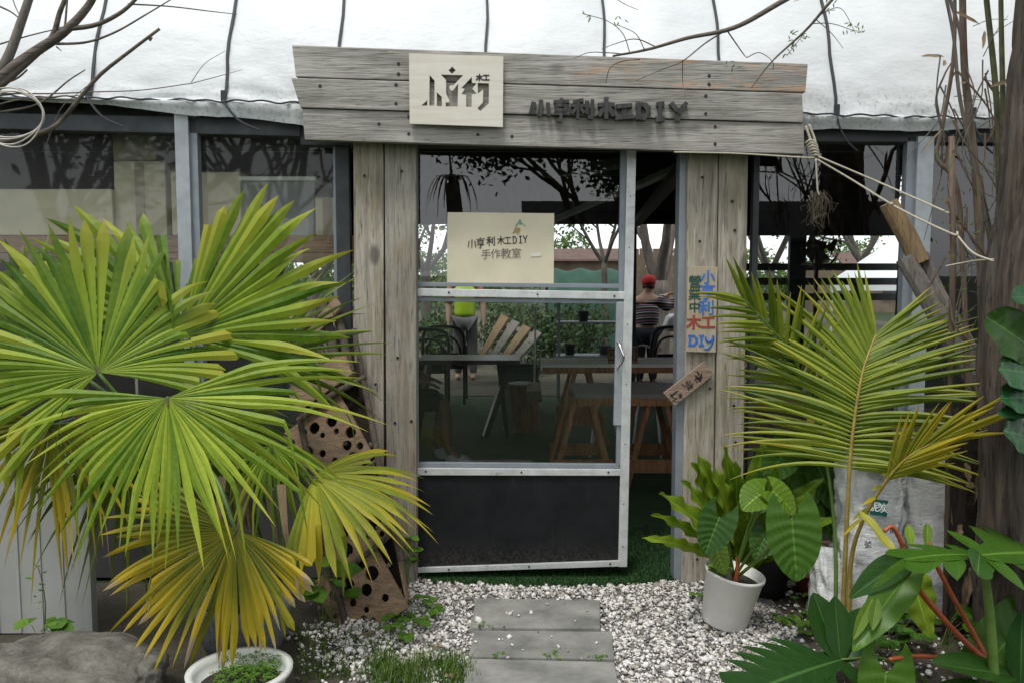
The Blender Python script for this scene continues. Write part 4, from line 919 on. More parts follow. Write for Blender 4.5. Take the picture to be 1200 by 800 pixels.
jj, ee = shell([0, 1, 2, 3, 7, 8, 10, 11], [(0, 1), (1, 2), (2, 3), (3, 4), (4, 5), (3, 6), (6, 7)], 1.08); skin_mesh('shirt', jj, ee, 'navy_cloth', pr3)
jj, ee = shell([0, 13, 14, 17, 18], [(0, 1), (1, 2), (0, 3), (3, 4)], 1.08); skin_mesh('shorts', jj, ee, 'navy_cloth', pr3)
for k, (x, y, rz) in enumerate(((.50, -.14, -.3), (.39, .09, -.2))):
    g = MB(); 
    def sf(u, v, x=x, y=y):
        a = u*2*math.pi; hgt = (0, .02, .06, .09)[int(round(v*3))]; L = (.14, .145, .12, .06)[int(round(v*3))]; W = (.048, .052, .045, .04)[int(round(v*3))]
        return B(x+.03*(1-v)+L*math.cos(a)*(1 if math.cos(a) > 0 else .55), y+W*math.sin(a)-.1*math.cos(a)*L, hgt)
    g.grid(sf, 18, 3); g.build('shoe', 'shoe', pr3, smooth=True)
MB().lathe([(.1, -.03), (.108, .03), (.09, .09), (.04, .12), (0, .125)], B(.02, 0, 1.27), 20).build('hair', 'hair', pr3, smooth=True)
st3 = thing('low_stool', 'dark low stool under the seated person behind the left post', 'stool', (-.98, 2.75, .012))
MB().box((-.99, 2.75, .375), (.36, .36, .04)).build('seat', 'dark_boxwall', st3)
for sx in (-1, 1):
    for sy in (-1, 1): MB().box((-.99+sx*.15, 2.75+sy*.15, .19), (.035, .035, .355)).build('leg', 'dark_boxwall', st3)
# carrier bag hanging by the person
bgx = thing('carrier_bag', 'white plastic carrier bag hanging beside the person in striped jumper', 'bag', P(787, 388, 7.9))
bc = P(787, 376, 7.9)
MB().lathe([(.02, -.15), (.10, -.14), (.12, -.06), (.08, .06), (.03, .10)], bc, 18, wob=lambda a, z: 1+.12*math.sin(a*5+z*20)).build('pouch', 'bag_plastic', bgx, smooth=True)
for s in (-1, 1): MB().tube(spline([bc+V((s*.03, 0, .09)), bc+V((s*.035, 0, .2)), bc+V((0, 0, .27))], 8), .006, 5).build('handle', 'bag_plastic', bgx)

# ================================================================== BEYOND THE WORKSHOP
g = MB(); g.grid(lambda u, v: V((-12+24*u, 6.5+24*v, -.006+.02*fbm(u*9, v*9))), 20, 20); kind(g.build('back_yard', 'ground_dirt', smooth=True), 'structure')
def limb(mb, p, d, L, r, depth, r_, spread=.6, kids=3, up=.15, twigs=None):
    pts = [p]; dd = d.copy(); n = 5
    for i in range(n):
        dd = (dd+V((r_.uniform(-1, 1), r_.uniform(-1, 1), r_.uniform(-.5, 1)))*.13+V((0, 0, up*.2))).normalized(); pts.append(pts[-1]+dd*L/n)
    mb.tube(pts, [lerp(r, r*.55, i/n) for i in range(n+1)], 7 if r > .02 else 4, caps=False)
    if depth == 0:
        if twigs is not None: twigs.append((pts[-1], dd)); twigs.append((pts[3], dd))
        return
    for k in range(kids):
        at = pts[-1] if k == 0 else pts[r_.randint(2, n)]
        a = r_.uniform(0, 6.28); side = dd.orthogonal().normalized(); side.rotate(Matrix.Rotation(a, 3, dd)); nd = (dd+side*spread*r_.uniform(.7, 1.4)).normalized()
        limb(mb, at, nd, L*r_.uniform(.6, .85), r*.55, depth-1, r_, spread, kids, up, twigs)
def tree(name, label, base, h, r, seed, leaf=None, nleaf=2500, lsize=.05, spread=.6, depth=4, kids=3, group='trees beyond the workshop', bark='bark_grey', cloud=.5, trunk_frac=.35):
    r_ = random.Random(seed); base = V(base)
    t_ = thing(name, label, 'tree', base, group)
    mb = MB(); tw = []; tp = base+V((r_.uniform(-.1, .1), 0, h*trunk_frac))
    mt = MB(); mt.tube(spline([base-V((0, 0, .03)), lerp(base, tp, .5)+V((r_.uniform(-.06, .06), 0, 0)), tp], 8), [r*1.3]+[r*1.05]*4+[r*.9]*4, 10); mt.build('trunk', bark, t_, smooth=True)
    for k in range(kids+1):
        a = 6.28*k/(kids+1)+r_.random(); limb(mb, tp-V((0, 0, .05)), V((math.cos(a)*spread, math.sin(a)*spread, 1)).normalized(), h*.30, r*.6, depth-1, r_, spread, kids, .2, tw)
    mb.build('branches', bark, t_, smooth=True)
    if leaf:
        g = MB()
        for i in range(nleaf):
            p, d = tw[r_.randrange(len(tw))]; q = p+V((r_.gauss(0, cloud), r_.gauss(0, cloud), r_.gauss(0, cloud*.8)))*.6; ax = V((r_.gauss(0, 1), r_.gauss(0, 1), r_.gauss(0, .6))).normalized(); s_ = ax.orthogonal().normalized(); s_.rotate(Matrix.Rotation(r_.uniform(0, 6.28), 3, ax)); L = lsize*r_.uniform(.6, 1.4); sg = r_.random()
            i4 = [g.add(q, 0, 0, sg), g.add(q+ax*L*.5+s_*L*.3, .3, 0, sg), g.add(q+ax*L, .6, 0, sg), g.add(q+ax*L*.5-s_*L*.3, .3, 0, sg)]; g.face(i4)
        g.build('crown', leaf, t_, attr=True)
    return t_
tree('yard_tree', 'leafy young tree with thin trunk seen right of the paper notice', (P(708, 400, 11).x, 11, -.02), 4.2, .06, 11, 'tree_leaf', 7000, .08, .75, cloud=.5, trunk_frac=.42)
tree('forked_tree', 'bare forked grey tree behind the person in striped jumper', (P(770, 400, 9.6).x, 9.6, -.02), 4.0, .17, 5, None, 0, .05, .5, 3, 2, trunk_frac=.36)
tree('yard_tree', 'fresh green tree seen through the left part of the right window', (P(905, 400, 12).x, 12, -.02), 4.6, .09, 21, 'tree_leaf', 5000, .08, .8, cloud=.5)
tree('yard_tree', 'pale green tree behind the left strip of the upper door glass', (P(505, 400, 13).x, 13, -.02), 4.6, .1, 31, 'tree_leaf', 5000, .08, .8, cloud=.5)
tree('yard_tree', 'green tree seen below the shelf through the left window', (P(370, 400, 12).x, 12, -.02), 4.2, .1, 37, 'tree_leaf', 5000, .1, .8, cloud=.6)
tree('yard_tree', 'green tree behind the paper notice', (P(610, 400, 15).x, 15, -.02), 5, .1, 41, 'tree_leaf', 6000, .1, .8, cloud=.6)
tree('yard_tree', 'distant tree with sparse leaves beyond the white tent', (P(1010, 400, 19).x, 19, -.02), 5.4, .12, 43, 'tree_leaf', 7000, .1, .8, cloud=.7)
# hut with red roof, green tarpaulin hoop, orange board fence, white tent
ht = thing('hut', 'low hut with red brown roof beyond the leafy tree', 'building', (P(690, 400, 22).x, 22, -.02))
c = P(690, 330, 22); MB().box((c.x, 23, .95), (2.6, 2.0, 1.93)).build('wall', 'hut_wall', ht); MB().prism([V((c.x-1.5, 21.8, 1.90)), V((c.x+1.5, 21.8, 1.90)), V((c.x+1.4, 23, 2.25)), V((c.x-1.4, 23, 2.25))], (0, .02, .06)).build('roof', 'roof_red', ht); MB().box((c.x-.5, 21.97, .9), (.7, .06, .6)).build('window', 'dark_boxwall', ht)
ho = thing('green_cover', 'green tarpaulin over a low hoop beyond the workshop', 'tarpaulin', (P(700, 400, 13).x, 13, -.02))
cx_ = P(700, 340, 13).x; MB().grid(lambda u, v: V((cx_-1.0+1.75*u, 13.4-.8*math.cos(v*math.pi), -.01+1.62*math.sin(v*math.pi)**.6+.03*math.sin(u*20))), 30, 14).build('cover', 'tarp_green', ho, smooth=True)
fe = thing('board_fence', 'orange brown board fence behind the bare forked tree', 'fence', (P(780, 400, 16).x, 16, -.02))
for k in range(12): x = P(745, 300, 16).x+k*.16; MB().box((x, 16, 1.05+.02*rnd.random()), (.148, .03, 2.1)).build('plank', 'hut_wall', fe)
tn = thing('white_tent', 'white marquee roof beyond the dark railing', 'tent', (P(1040, 400, 14).x, 14, -.02))
pk = P(1075, 262, 15); ev = [P(975, 328, 13), P(1180, 328, 13), P(1180, 322, 17), P(990, 322, 17)]
g = MB(); ip = g.add(pk); ie = [g.add(p) for p in ev]
for i in range(4): g.face((ip, ie[i], ie[(i+1) % 4]))
g.build('roof', 'tent_white', tn); 
for i in range(4): p, q = ev[i], ev[(i+1) % 4]; MB().prism([p, q, q-V((0, 0, .22)), p-V((0, 0, .22))], (0, .01, 0) if i % 2 == 0 else (.01, 0, 0)).build('valance', 'tent_white', tn); MB().tube([p, V((p.x, p.y, -.03))], .03, 8).build('pole', 'alu', tn)
rh = thing('far_house', 'distant red roofed house behind the white tent', 'building', (P(1015, 400, 30).x, 30, -.02)); c = P(1015, 300, 30)
MB().box((c.x, 31, .9), (4, 3, 1.9)).build('wall', 'hut_wall', rh); MB().prism([V((c.x-1.2, 29.2, 1.8)), V((c.x+2.3, 29.2, 1.8)), V((c.x+2, 31, 2.3)), V((c.x-1, 31, 2.3))], (0, .02, .08)).build('roof', 'roof_red', rh)
for k in (-1, 1): MB().box((c.x+k*1.0, 29.46, 1.0), (1, .1, .9)).build('window', 'dark_boxwall', rh)

# far hedge and low shrubs
g = MB(); r_ = random.Random(99)
for i in range(26000):
    x = r_.uniform(-13, 16); top = 2.6+.7*math.sin(x*.9)+.4*math.sin(x*2.3+1); z = top*r_.random()**.7; q = V((x, 34+r_.gauss(0, .8), z)); ax = V((r_.gauss(0, 1), r_.gauss(0, 1), r_.gauss(0, 1))).normalized(); s_ = ax.orthogonal().normalized(); L = r_.uniform(.1, .22); sg = r_.random()
    g.face([g.add(q, 0, 0, sg), g.add(q+ax*L*.5+s_*L*.35, .3, 0, sg), g.add(q+ax*L, .6, 0, sg), g.add(q+ax*L*.5-s_*L*.35, .3, 0, sg)])
tag(kind(g.build('far_hedge', 'tree_leaf', attr=True), 'stuff'), 'far green hedge closing the yard behind the workshop', 'hedge')
for k, (px, Y, h, lab) in enumerate(((640, 9.2, 1.0, 'dark low shrub behind the wire rack'), (680, 10.2, 1.1, 'dark shrub between the green cover and the rack'), (600, 10.5, 1.0, 'low shrub behind the leaning pallet'), (520, 10, .9, 'low shrub behind the armchairs'), (880, 8.6, .9, 'low shrub behind the railing at the right'))):
    c = P(px, 400, Y); sb = thing('shrub', lab, 'shrub', (c.x, Y, -.02), 'shrubs in the back yard'); g = MB(); m2 = MB()
    for q in range(7): a = q*.9; m2.tube([(c.x, Y, -.03), (c.x+.25*math.cos(a), Y+.25*math.sin(a), h*.5), (c.x+.45*math.cos(a), Y+.4*math.sin(a), h*.85)], [.02, .012, .005], 5)
    for i in range(1500):
        d = V((r_.gauss(0, 1), r_.gauss(0, 1), r_.gauss(0, 1))).normalized()*r_.random()**.4; q = V((c.x+d.x*.6, Y+d.y*.5, h*.55+d.z*h*.5)); ax = V((r_.gauss(0, 1), r_.gauss(0, 1), r_.gauss(0, 1))).normalized(); s_ = ax.orthogonal().normalized(); L = r_.uniform(.05, .11); sg = r_.random()
        g.face([g.add(q, 0, 0, sg), g.add(q+ax*L*.5+s_*L*.3, .3, 0, sg), g.add(q+ax*L, .6, 0, sg), g.add(q+ax*L*.5-s_*L*.3, .3, 0, sg)])
    g.build('foliage', 'tree_leaf_dark', sb, attr=True); m2.build('stems', 'bark', sb)

# ================================================================== BEHIND THE VIEWER (seen only as reflections in the panes)
def mir(px, py, D): p = P(px, py, D); return V((p.x, .1-p.y, max(p.z, -.02)))
b_ = mir(700, 400, 12); tree('garden_tree', 'dark leafy garden tree mirrored in the upper door glass', (b_.x, b_.y, -.02), 5.2, .13, 61, 'tree_leaf_dark', 11000, .13, .62, group='trees behind the viewer', cloud=.55, bark='bark')
b_ = mir(1000, 400, 11); tree('garden_tree', 'bare garden tree mirrored in the right window', (b_.x, b_.y, -.02), 6.0, .10, 67, None, 0, .1, .6, 4, 2, group='trees behind the viewer', bark='bark')
b_ = mir(930, 400, 16); tree('garden_tree', 'thin bare tree mirrored at the left of the right window', (b_.x, b_.y, -.02), 5.4, .08, 71, None, 0, .1, .5, 4, 3, group='trees behind the viewer', bark='bark')
b_ = mir(330, 400, 10); tree('garden_tree', 'bare tree mirrored in the window film left of the door', (b_.x, b_.y, -.02), 5.5, .15, 73, 'tree_leaf_dark', 900, .16, .6, 4, 3, group='trees behind the viewer', bark='bark', cloud=.6)
b_ = mir(80, 400, 11); tree('garden_tree', 'leafy tree mirrored in the leftmost window film', (b_.x, b_.y, -.02), 6.0, .2, 79, 'tree_leaf_dark', 3500, .2, .6, 4, 3, group='trees behind the viewer', bark='bark', cloud=.8)
shd = thing('garden_shed', 'long dark roofed shed mirrored in the right window', 'building', (4, -13, -.02)); 
MB().box((4.2, -14, 1.1), (7.5, 2.4, 2.2)).build('wall', 'dark_boxwall', shd); MB().prism([V((.2, -12.4, 2.15)), V((8.2, -12.4, 2.15)), V((8.2, -14, 3.0)), V((.2, -14, 3.0))], (0, -.03, .06)).build('roof', 'black_cloth', shd)
MB().box((4.2, -12.77, 1.0), (.9, .06, 2.0)).build('door', 'brown_wood_z', shd)
dp = thing('palm_snag', 'dead palm trunk with hanging fronds mirrored in the upper door glass', 'palm', (mir(530, 400, 9).x, -8.9, -.02)); c = mir(530, 215, 9)
MB().tube([(c.x+.15, c.y, -.03), (c.x+.1, c.y, c.z*.6), (c.x, c.y, c.z)], [.16, .15, .11], 12).build('trunk', 'bark', dp)
for k in range(14):
    a = k*.45; d_ = V((math.cos(a), math.sin(a), 0)); g = MB(); ps = spline([c, c+d_*.22+V((0, 0, .12)), c+d_*.38-V((0, 0, .15)), c+d_*.42-V((0, 0, .5-.1*(k % 3)))], 8); sd_ = d_.cross(V((0, 0, 1)))
    w = [(g.add(p+sd_*.03*(1-i/9)), g.add(p-sd_*.03*(1-i/9))) for i, p in enumerate(ps)]
    for i in range(8): g.face((w[i][0], w[i][1], w[i+1][1], w[i+1][0]))
    g.build('dry_frond', 'bark', dp)
MB().tube([c, c+V((-.05, 0, .55))], [.03, .008], 6).build('spear', 'bark', dp)

# ================================================================== PLANTS
DOWN = V((0, 0, -1))
def fan_leaf(par, hub, tip, mat, span, n, normal, fuse=.5, droop=.25, fold=.0, notch=.0, seed=1, crown=None, side_len=.8, tipdroop=.35, pleat=.45, cup=0.0, curl=0.0, len_l=1.0, len_r=1.0, blunt=.82):
    r_ = random.Random(seed); hub, tip = V(hub), V(tip)
    a = tip-hub; Rr = a.length; a.normalize(); nv = V(normal); nv = (nv-a*nv.dot(a)).normalized(); b = nv.cross(a)
    sp = R(span); half = sp/n/2; g = MB(); NS = 15; p1, p2, p3 = r_.uniform(0, 6), r_.uniform(0, 6), r_.uniform(0, 6)
    for i in range(n):
        th = ((i+.5)/n-.5)*sp
        f = abs(th)/(sp/2); L = Rr*lerp(1, side_len, f*f)*lerp(1, len_r if th > 0 else len_l, min(1, f*1.3))*(1-notch*math.exp(-(th/.38)**2))*r_.uniform(.86, 1.06)
        th += r_.gauss(0, half*.18)
        d = a*math.cos(th)+b*math.sin(th); e = -a*math.sin(th)+b*math.cos(th)
        # fold: halves swing about the leaf axis
        if fold: 
            q = fold*math.sin(min(abs(th), math.pi/2))*(1 if th > 0 else -1); d2 = d-nv*abs(math.sin(th))*fold; d = d2.normalized()
        tf = fuse*r_.uniform(.82, 1.15)*Rr/L; wf = tf*L*math.tan(half); sg = r_.random(); td = tipdroop*r_.uniform(.1, 2.0); tw = r_.uniform(-1.1, 1.1); sway = r_.gauss(0, .09); lift = r_.gauss(0, .035)
        rows = []; bent = r_.random() < .16; kb = r_.uniform(.6, .85)
        for k in range(NS+1):
            t_ = (k/NS)**.9; r = t_*L
            if t_ <= tf: w_ = r*math.tan(half)
            else:
                s = (t_-tf)/(1-tf); w_ = wf*(1-s)**blunt
            c = hub+d*r+nv*(cup*Rr*(t_*t_)-curl*Rr*t_**3+lift*L*max(0, t_-tf*.6)*2+Rr*t_**1.6*(.075*math.sin(2.6*th+p1)+.05*math.sin(6.1*th+p2)+.03*math.sin(11*th+p3)))
            g_ = droop*Rr*max(0, t_-.15)**2+td*Rr*max(0, t_-tf)**2*.9
            if bent and t_ > kb: g_ += (t_-kb)*L*1.1
            c = c+DOWN*g_+e*(sway*L*max(0, t_-tf))
            if bent and t_ > kb: c = c-d*(t_-kb)*L*.75
            tw_ = tw*max(0, t_-tf)/(1-tf+.01); e2 = e*math.cos(tw_)+nv*math.sin(tw_); n2 = nv*math.cos(tw_)-e*math.sin(tw_)
            hmid = pleat*w_*(1.0 if t_ <= tf else (1-(t_-tf)/(1-tf))*.8+.2)
            rows.append((g.add(c-e2*w_, t_, -1, sg), g.add(c+n2*hmid, t_, 0, sg), g.add(c+e2*w_, t_, 1, sg)))
        for k in range(NS):
            for j in range(2): g.face((rows[k][j], rows[k][j+1], rows[k+1][j+1], rows[k+1][j]))
    lf = g.build('leaf', mat, par, smooth=False, attr=True)
    if crown is not None:
        cr = V(crown); mid = (cr+hub)/2+V((0, 0, .05))-a*.05
        pt = MB().tube(spline([cr, mid, hub-a*.0-nv*.004], 12), [.013, .007], 7).build('petiole', 'stem_green', lf, smooth=True)
    g = MB(); g.tube([hub-nv*.006, hub+a*.03+nv*.004], [.010, .003], 6); g.build('hastula', 'stem_olive', lf)
    return lf
fp = thing('fan_palm', 'large yellow green fan palm filling the left foreground', 'palm', (P(285, 700, -.82).x, -.82, 0))
CR = V((P(215, 560, -.85).x, -.85, P(215, 560, -.85).z)); base_ = V((P(285, 700, -.82).x, -.82, .10))
MB().tube(spline([base_, lerp(base_, CR, .5)+V((.02, 0, 0)), CR+V((0, 0, .06))], 10), [.055, .03], 12).build('stem', 'fibre', fp, smooth=True)
def FL(hx, hy, hY, tx, ty, tY, mat, span, n, normal, **k): return fan_leaf(fp, P(hx, hy, hY), P(tx, ty, tY), mat, span, n, normal, crown=CR+V((rnd.uniform(-.03, .03), 0, rnd.uniform(-.05, .1))), **k)
# back leaves first
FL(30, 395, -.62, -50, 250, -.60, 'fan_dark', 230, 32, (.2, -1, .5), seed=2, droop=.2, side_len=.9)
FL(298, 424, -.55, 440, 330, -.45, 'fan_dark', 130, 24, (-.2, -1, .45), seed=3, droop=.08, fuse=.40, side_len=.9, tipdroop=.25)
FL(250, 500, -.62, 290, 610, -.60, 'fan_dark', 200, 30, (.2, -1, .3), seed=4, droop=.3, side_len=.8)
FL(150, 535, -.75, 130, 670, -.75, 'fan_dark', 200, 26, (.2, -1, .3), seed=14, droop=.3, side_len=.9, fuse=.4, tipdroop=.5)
FL(213, 394, -.80, 216, 168, -.62, 'fan_green', 222, 40, (.0, -1, .12), seed=5, notch=.62, fold=-.12, droop=.06, fuse=.64, side_len=.84, tipdroop=.32)
FL(60, 498, -.95, 28, 640, -1.0, 'fan_yellow', 200, 26, (.1, -1, .4), seed=6, droop=.30, fuse=.45, side_len=.85, tipdroop=.5)
FL(115, 436, -1.10, 44, 226, -1.0, 'fan_green', 236, 44, (.15, -1, .25), seed=7, droop=.10, fuse=.68, side_len=.85, fold=.26, notch=.10, tipdroop=.4, len_l=.8)
FL(368, 558, -.72, 500, 604, -.84, 'fan_patch', 165, 28, (.1, -.62, 1), seed=9, droop=.26, fuse=.62, side_len=.66, tipdroop=.3)
FL(276, 622, -1.12, 205, 765, -1.20, 'fan_yellow', 205, 42, (.0, -1, .35), seed=10, droop=.12, fuse=.66, side_len=.80, tipdroop=.2, blunt=.40, len_r=.85, len_l=1.18)
FL(196, 466, -1.25, 216, 636, -1.34, 'fan_mid', 212, 38, (.0, -.85, .75), seed=8, droop=.08, fuse=.58, side_len=1.05, tipdroop=.34, cup=.05, len_r=1.42, len_l=1.1)
FL(318, 520, -.78, 332, 630, -.80, 'fan_green', 150, 20, (.1, -1, .3), seed=12, droop=.3, fuse=.35, side_len=.7, tipdroop=.5)
# dead hanging bits
for k in range(16):
    p = CR+V((rnd.uniform(-.15, .42), rnd.uniform(.0, .15), rnd.uniform(-.05, .1))); g = MB(); rows = []; dx = rnd.uniform(-.08, .08)
    for i in range(9):
        t_ = i/8; c = p+V((dx*t_, -.05*math.sin(t_*2), -.3*t_)); w_ = .018*(1-t_)**.6; rows.append((g.add(c-V((w_, 0, 0)), t_), g.add(c+V((0, .008, 0)), t_), g.add(c+V((w_, .004, 0)), t_)))
    for i in range(8):
        for j in range(2): g.face((rows[i][j], rows[i][j+1], rows[i+1][j+1], rows[i+1][j]))
    g.build('dead_leaf', 'dry_leaf', fp, attr=True)

# ---- generic blade leaf
def blade(par, base, tip, normal, width, mat, kind_='heart', droop=.1, fold=.25, ripple=0, nrip=5, seed=1, nu=22, nv=8, name='leaf', lobe=.46, curl=.0):
    r_ = random.Random(seed); base, tip = V(base), V(tip); a = tip-base; L = a.length; a.normalize(); n = V(normal); n = (n-a*n.dot(a)).normalized(); s = n.cross(a); g = MB(); rows = []; sg = r_.random(); ph = r_.uniform(0, 6)
    if kind_ == 'heart' and nu == 22: nu, nv = 56, 12
    for i in range(nu+1):
        u = i/nu
        if kind_ == 'heart': w_ = (u+.03)**.32*(1-u)**.72*1.86
        elif kind_ == 'lance': w_ = math.sin(math.pi*min(1, u*.97+.015))**.75*(1-.25*u)
        elif kind_ == 'strap': w_ = min(1, .25+u*2.4)*min(1, (1-u)*3.2+.02)**.7
        elif kind_ == 'oval': w_ = math.sin(math.pi*min(1, u*.96+.03))**.55*(.75+.4*u)
        w_ *= width/2; row = []
        for j in range(nv+1):
            v = -1+2*j/nv; rp = ripple*width*math.sin(u*nrip*6.283+ph+(1.5 if v > 0 else 0))*abs(v)**1.5
            back = lobe*L*abs(v)**1.5*(1-u)**3.5 if kind_ == 'heart' else 0
            edge = 1+(ripple*.4*math.sin(u*nrip*6.283*1.0+ph*2+v) if ripple else 0)
            c = base+a*(u*L-back)+s*(v*w_*edge)+n*(abs(v)*w_*fold+rp-curl*L*u*u-.25*fold*w_*v*v)+DOWN*droop*L*u*u
            if kind_ in ('heart', 'oval'): c = c+n*(.06*width*math.sin((u-.30*abs(v))*7*6.283)*(1-abs(v))*2*abs(v))
            row.append(g.add(c, u, v, sg))
        rows.append(row)
    for i in range(nu):
        for j in range(nv): g.face((rows[i][j], rows[i][j+1], rows[i+1][j+1], rows[i+1][j]))
    return g.build(name, mat, par, smooth=True, attr=True)
def petiole(par, a, b, r=(.007, .004), mat='stem_green', sag=(0, 0, .05)):
    a, b = V(a), V(b); return MB().tube(spline([a, (a+b)/2+V(sag), b], 12), list(r), 7).build('petiole', mat, par, smooth=True)

# ---- coconut palm seedling
cp_ = thing('coconut_palm', 'young coconut palm with feathered fronds in front of the right window', 'palm', (P(985, 690, -.62).x, -.62, 0))
cb = P(988, 700, -.62); cb.z = .02
def frond(rach, side_specs, mat, nl, lenf, rw=.011, seed=1, yaw=None, rmat='stem_yellow', rnodes=None, smin=.0):
    r_ = random.Random(seed); pts = spline(rach, 40); fr = MB().tube(pts, [rw, .003], 8).build('frond', rmat, cp_, smooth=True)
    for side in side_specs:
        for i in range(nl):
            s = smin+(1-smin)*(i+.5)/nl; k = min(39, int(s*40)); f = s*40-k; p = lerp(pts[k], pts[k+1], f); tg = (pts[min(40, k+1)]-pts[max(0, k-1)]).normalized()
            view = (CAM-p).normalized(); sd_ = tg.cross(view).normalized()*side
            ang, L, out, dr = lenf(s, side)
            ang += r_.gauss(0, .045); L *= r_.uniform(.84, 1.06); dr *= r_.uniform(.2, 1.5)
            d = (tg*math.cos(ang)+sd_*math.sin(ang)+view*(out+r_.uniform(-.06, .06))).normalized(); nn = view-d*view.dot(d); nn.normalize(); e = d.cross(nn)
            g = MB(); rows = []; sg = r_.random(); W = .0122*r_.uniform(.7, 1.2); bx_ = r_.gauss(0, .025)
            for q in range(10):
                t_ = q/9; c = p+d*L*t_+DOWN*(dr*L*t_*t_)+e*(bx_*L*t_*t_); w_ = W*min(1, .35+t_*4)*(1-t_**2.2)+.0006; h = w_*.55
                rows.append((g.add(c-e*w_-nn*h*.4, t_, -1, sg), g.add(c+nn*h*.6, t_, 0, sg), g.add(c+e*w_-nn*h*.4, t_, 1, sg)))
            for q in range(9):
                for j in range(2): g.face((rows[q][j], rows[q][j+1], rows[q+1][j+1], rows[q+1][j]))
            g.build('leaflet', mat, fr, attr=True)
    return fr
def fA(s, side):
    q = (s-.42)/.58; ang = lerp(1.52, .48, q**1.05); L = lerp(.48, .64, min(1, q*2.5))*lerp(1, .52, max(0, q-.4)/.6); return ang, L, .05, lerp(.22, .04, q)
frond([cb, P(992, 620, -.64), P(998, 520, -.66), P(1010, 440, -.64), P(1026, 392, -.58)], (-1, 1), 'coco_green', 42, fA, .012, 5, smin=.42)
def fB(s, side):
    q = (s-.42)/.58; ang = lerp(1.2, .5, q) if side < 0 else lerp(1.0, .35, q); L = lerp(.42, .24, q); return ang, L, .02, .06 if side > 0 else .14
frond([cb+V((-.02, .02, 0)), P(978, 620, -.55), P(962, 510, -.50), P(930, 420, -.50), P(872, 350, -.55)], (-1, 1), 'coco_green', 24, fB, .010, 6, smin=.42, rmat='stem_green')
def fC(s, side):
    q = (s-.60)/.40; ang = lerp(.38, .10, q) if side < 0 else lerp(.50, .10, q); L = lerp(.30, .34, q); return ang, L, .02, .10
frond([cb+V((.02, -.02, 0)), P(997, 660, -.66), P(1010, 612, -.70), P(1038, 564, -.78), P(1066, 534, -.85), P(1104, 512, -.92)], (-1, 1), 'coco_yellow', 12, fC, .012, 7, smin=.60)
for k in range(6):   # torn bits at the yellow frond's base
    p = P(1012+k*8, 606-k*12, -.71-.02*k); blade(cp_, p, p+V((-.10+.012*k, -.03, -.05+.02*k)), (0, -1, .5), .018, 'coco_yellow', 'lance', .2, name='torn_leaflet', seed=k)

# ---- white bucket with philodendron and bird's nest fern
bk = thing('white_bucket', 'tilted white plastic bucket planted on the gravel right of the door', 'bucket', G(860, 742))
Mb = Matrix.Rotation(R(10), 3, 'Y') @ Matrix.Rotation(R(4), 3, 'X'); bc_ = G(852, 741)+V((.0, .06, .02))
MB().lathe([(.0, 0), (.092, .002), (.098, .01), (.124, .225), (.130, .228), (.130, .240), (.120, .240), (.116, .19), (.0, .19)], bc_, 40, Mb).build('pail', 'white_plastic', bk, smooth=True)
MB().lathe([(.0, .20), (.115, .196), (.112, .16)], bc_, 24, Mb, wob=lambda a, z: 1+.01*math.sin(a*7)).build('soil', 'soil', bk)
rim = bc_+Mb@V((0, 0, .21))
ph = thing('philodendron', 'philodendron with glossy heart leaves growing from the white bucket', 'plant', rim)
def heart(par, bx, by, bY, tx, ty, tY, wpx, mat, normal=(0, -1, .5), root=None, seed=1, droop=.05, pm='stem_green', kind_='heart', fold=.18, **k):
    b, t_ = P(bx, by, bY), P(tx, ty, tY); lf = blade(par, b, t_, normal, wpx*mpp(bY), mat, kind_, droop, fold, seed=seed, **k)
    if root is not None: petiole(lf, root, b, mat=pm)
    return lf
heart(ph, 843, 606, -.80, 826, 648, -.84, 44, 'heart_green', root=rim, seed=1)
heart(ph, 928, 608, -.85, 934, 680, -.90, 66, 'heart_green', root=rim, seed=2, droop=.02)
heart(ph, 897, 576, -.70, 870, 588, -.78, 46, 'heart_light', (0, -.6, 1), rim, 3, .25)
heart(ph, 905, 575, -.72, 932, 596, -.76, 44, 'heart_light', (.1, -.6, 1), rim, 4, .2)
heart(ph, 838, 640, -.72, 850, 672, -.76, 26, 'heart_light', root=rim, seed=5)
MB().tube(spline([rim+V((.0, -.03, 0)), rim+V((.005, -.035, .05)), rim+V((.0, -.03, .10))], 6), [.012, .004], 7).build('red_sheath', 'stem_red', ph)
MB().tube(spline([rim+V((.01, 0, 0)), P(905, 640, -.66), P(928, 602, -.80)], 10), [.008, .005], 7).build('petiole', 'stem_green', ph)
# dark potted philodendron behind
ph2 = thing('philodendron', 'darker heart leaved philodendron crowd behind the bucket', 'plant', G(905, 700))
r2 = G(905, 700)+V((0, .1, .16))
bp = thing('black_pot', 'black plastic pot half hidden behind the white bucket', 'pot', G(905, 703)); c = G(905, 703)+V((0, .09, 0))
MB().lathe([(0, .004), (.085, .005), (.115, .19), (.12, .20), (.105, .20), (.10, .17), (0, .168)], c, 28).build('pot', 'black_pot', bp, smooth=True); MB().lathe([(0, .172), (.098, .171), (.09, .15)], c, 20).build('soil', 'soil', bp)
r2 = c+V((0, 0, .17))
for k, (bx, by, tx, ty, wd, m_) in enumerate(((921, 528, 896, 560, 44, 'heart_green'), (958, 545, 985, 600, 40, 'heart_green'), (950, 556, 935, 600, 42, 'heart_green'), (985, 560, 992, 612, 40, 'monstera_mid'), (905, 560, 880, 600, 40, 'heart_green'), (972, 590, 985, 640, 36, 'monstera_mid'), (940, 580, 960, 625, 40, 'heart_green'), (956, 498, 945, 512, 24, 'heart_yellow'), (955, 660, 962, 690, 30, 'heart_light'), (900, 620, 885, 655, 36, 'heart_green'))):
    heart(ph2, bx, by, -.40+.02*(k % 3), tx, ty, -.46, wd, m_, (rnd.uniform(-.3, .3), -1, .6), r2, 20+k)
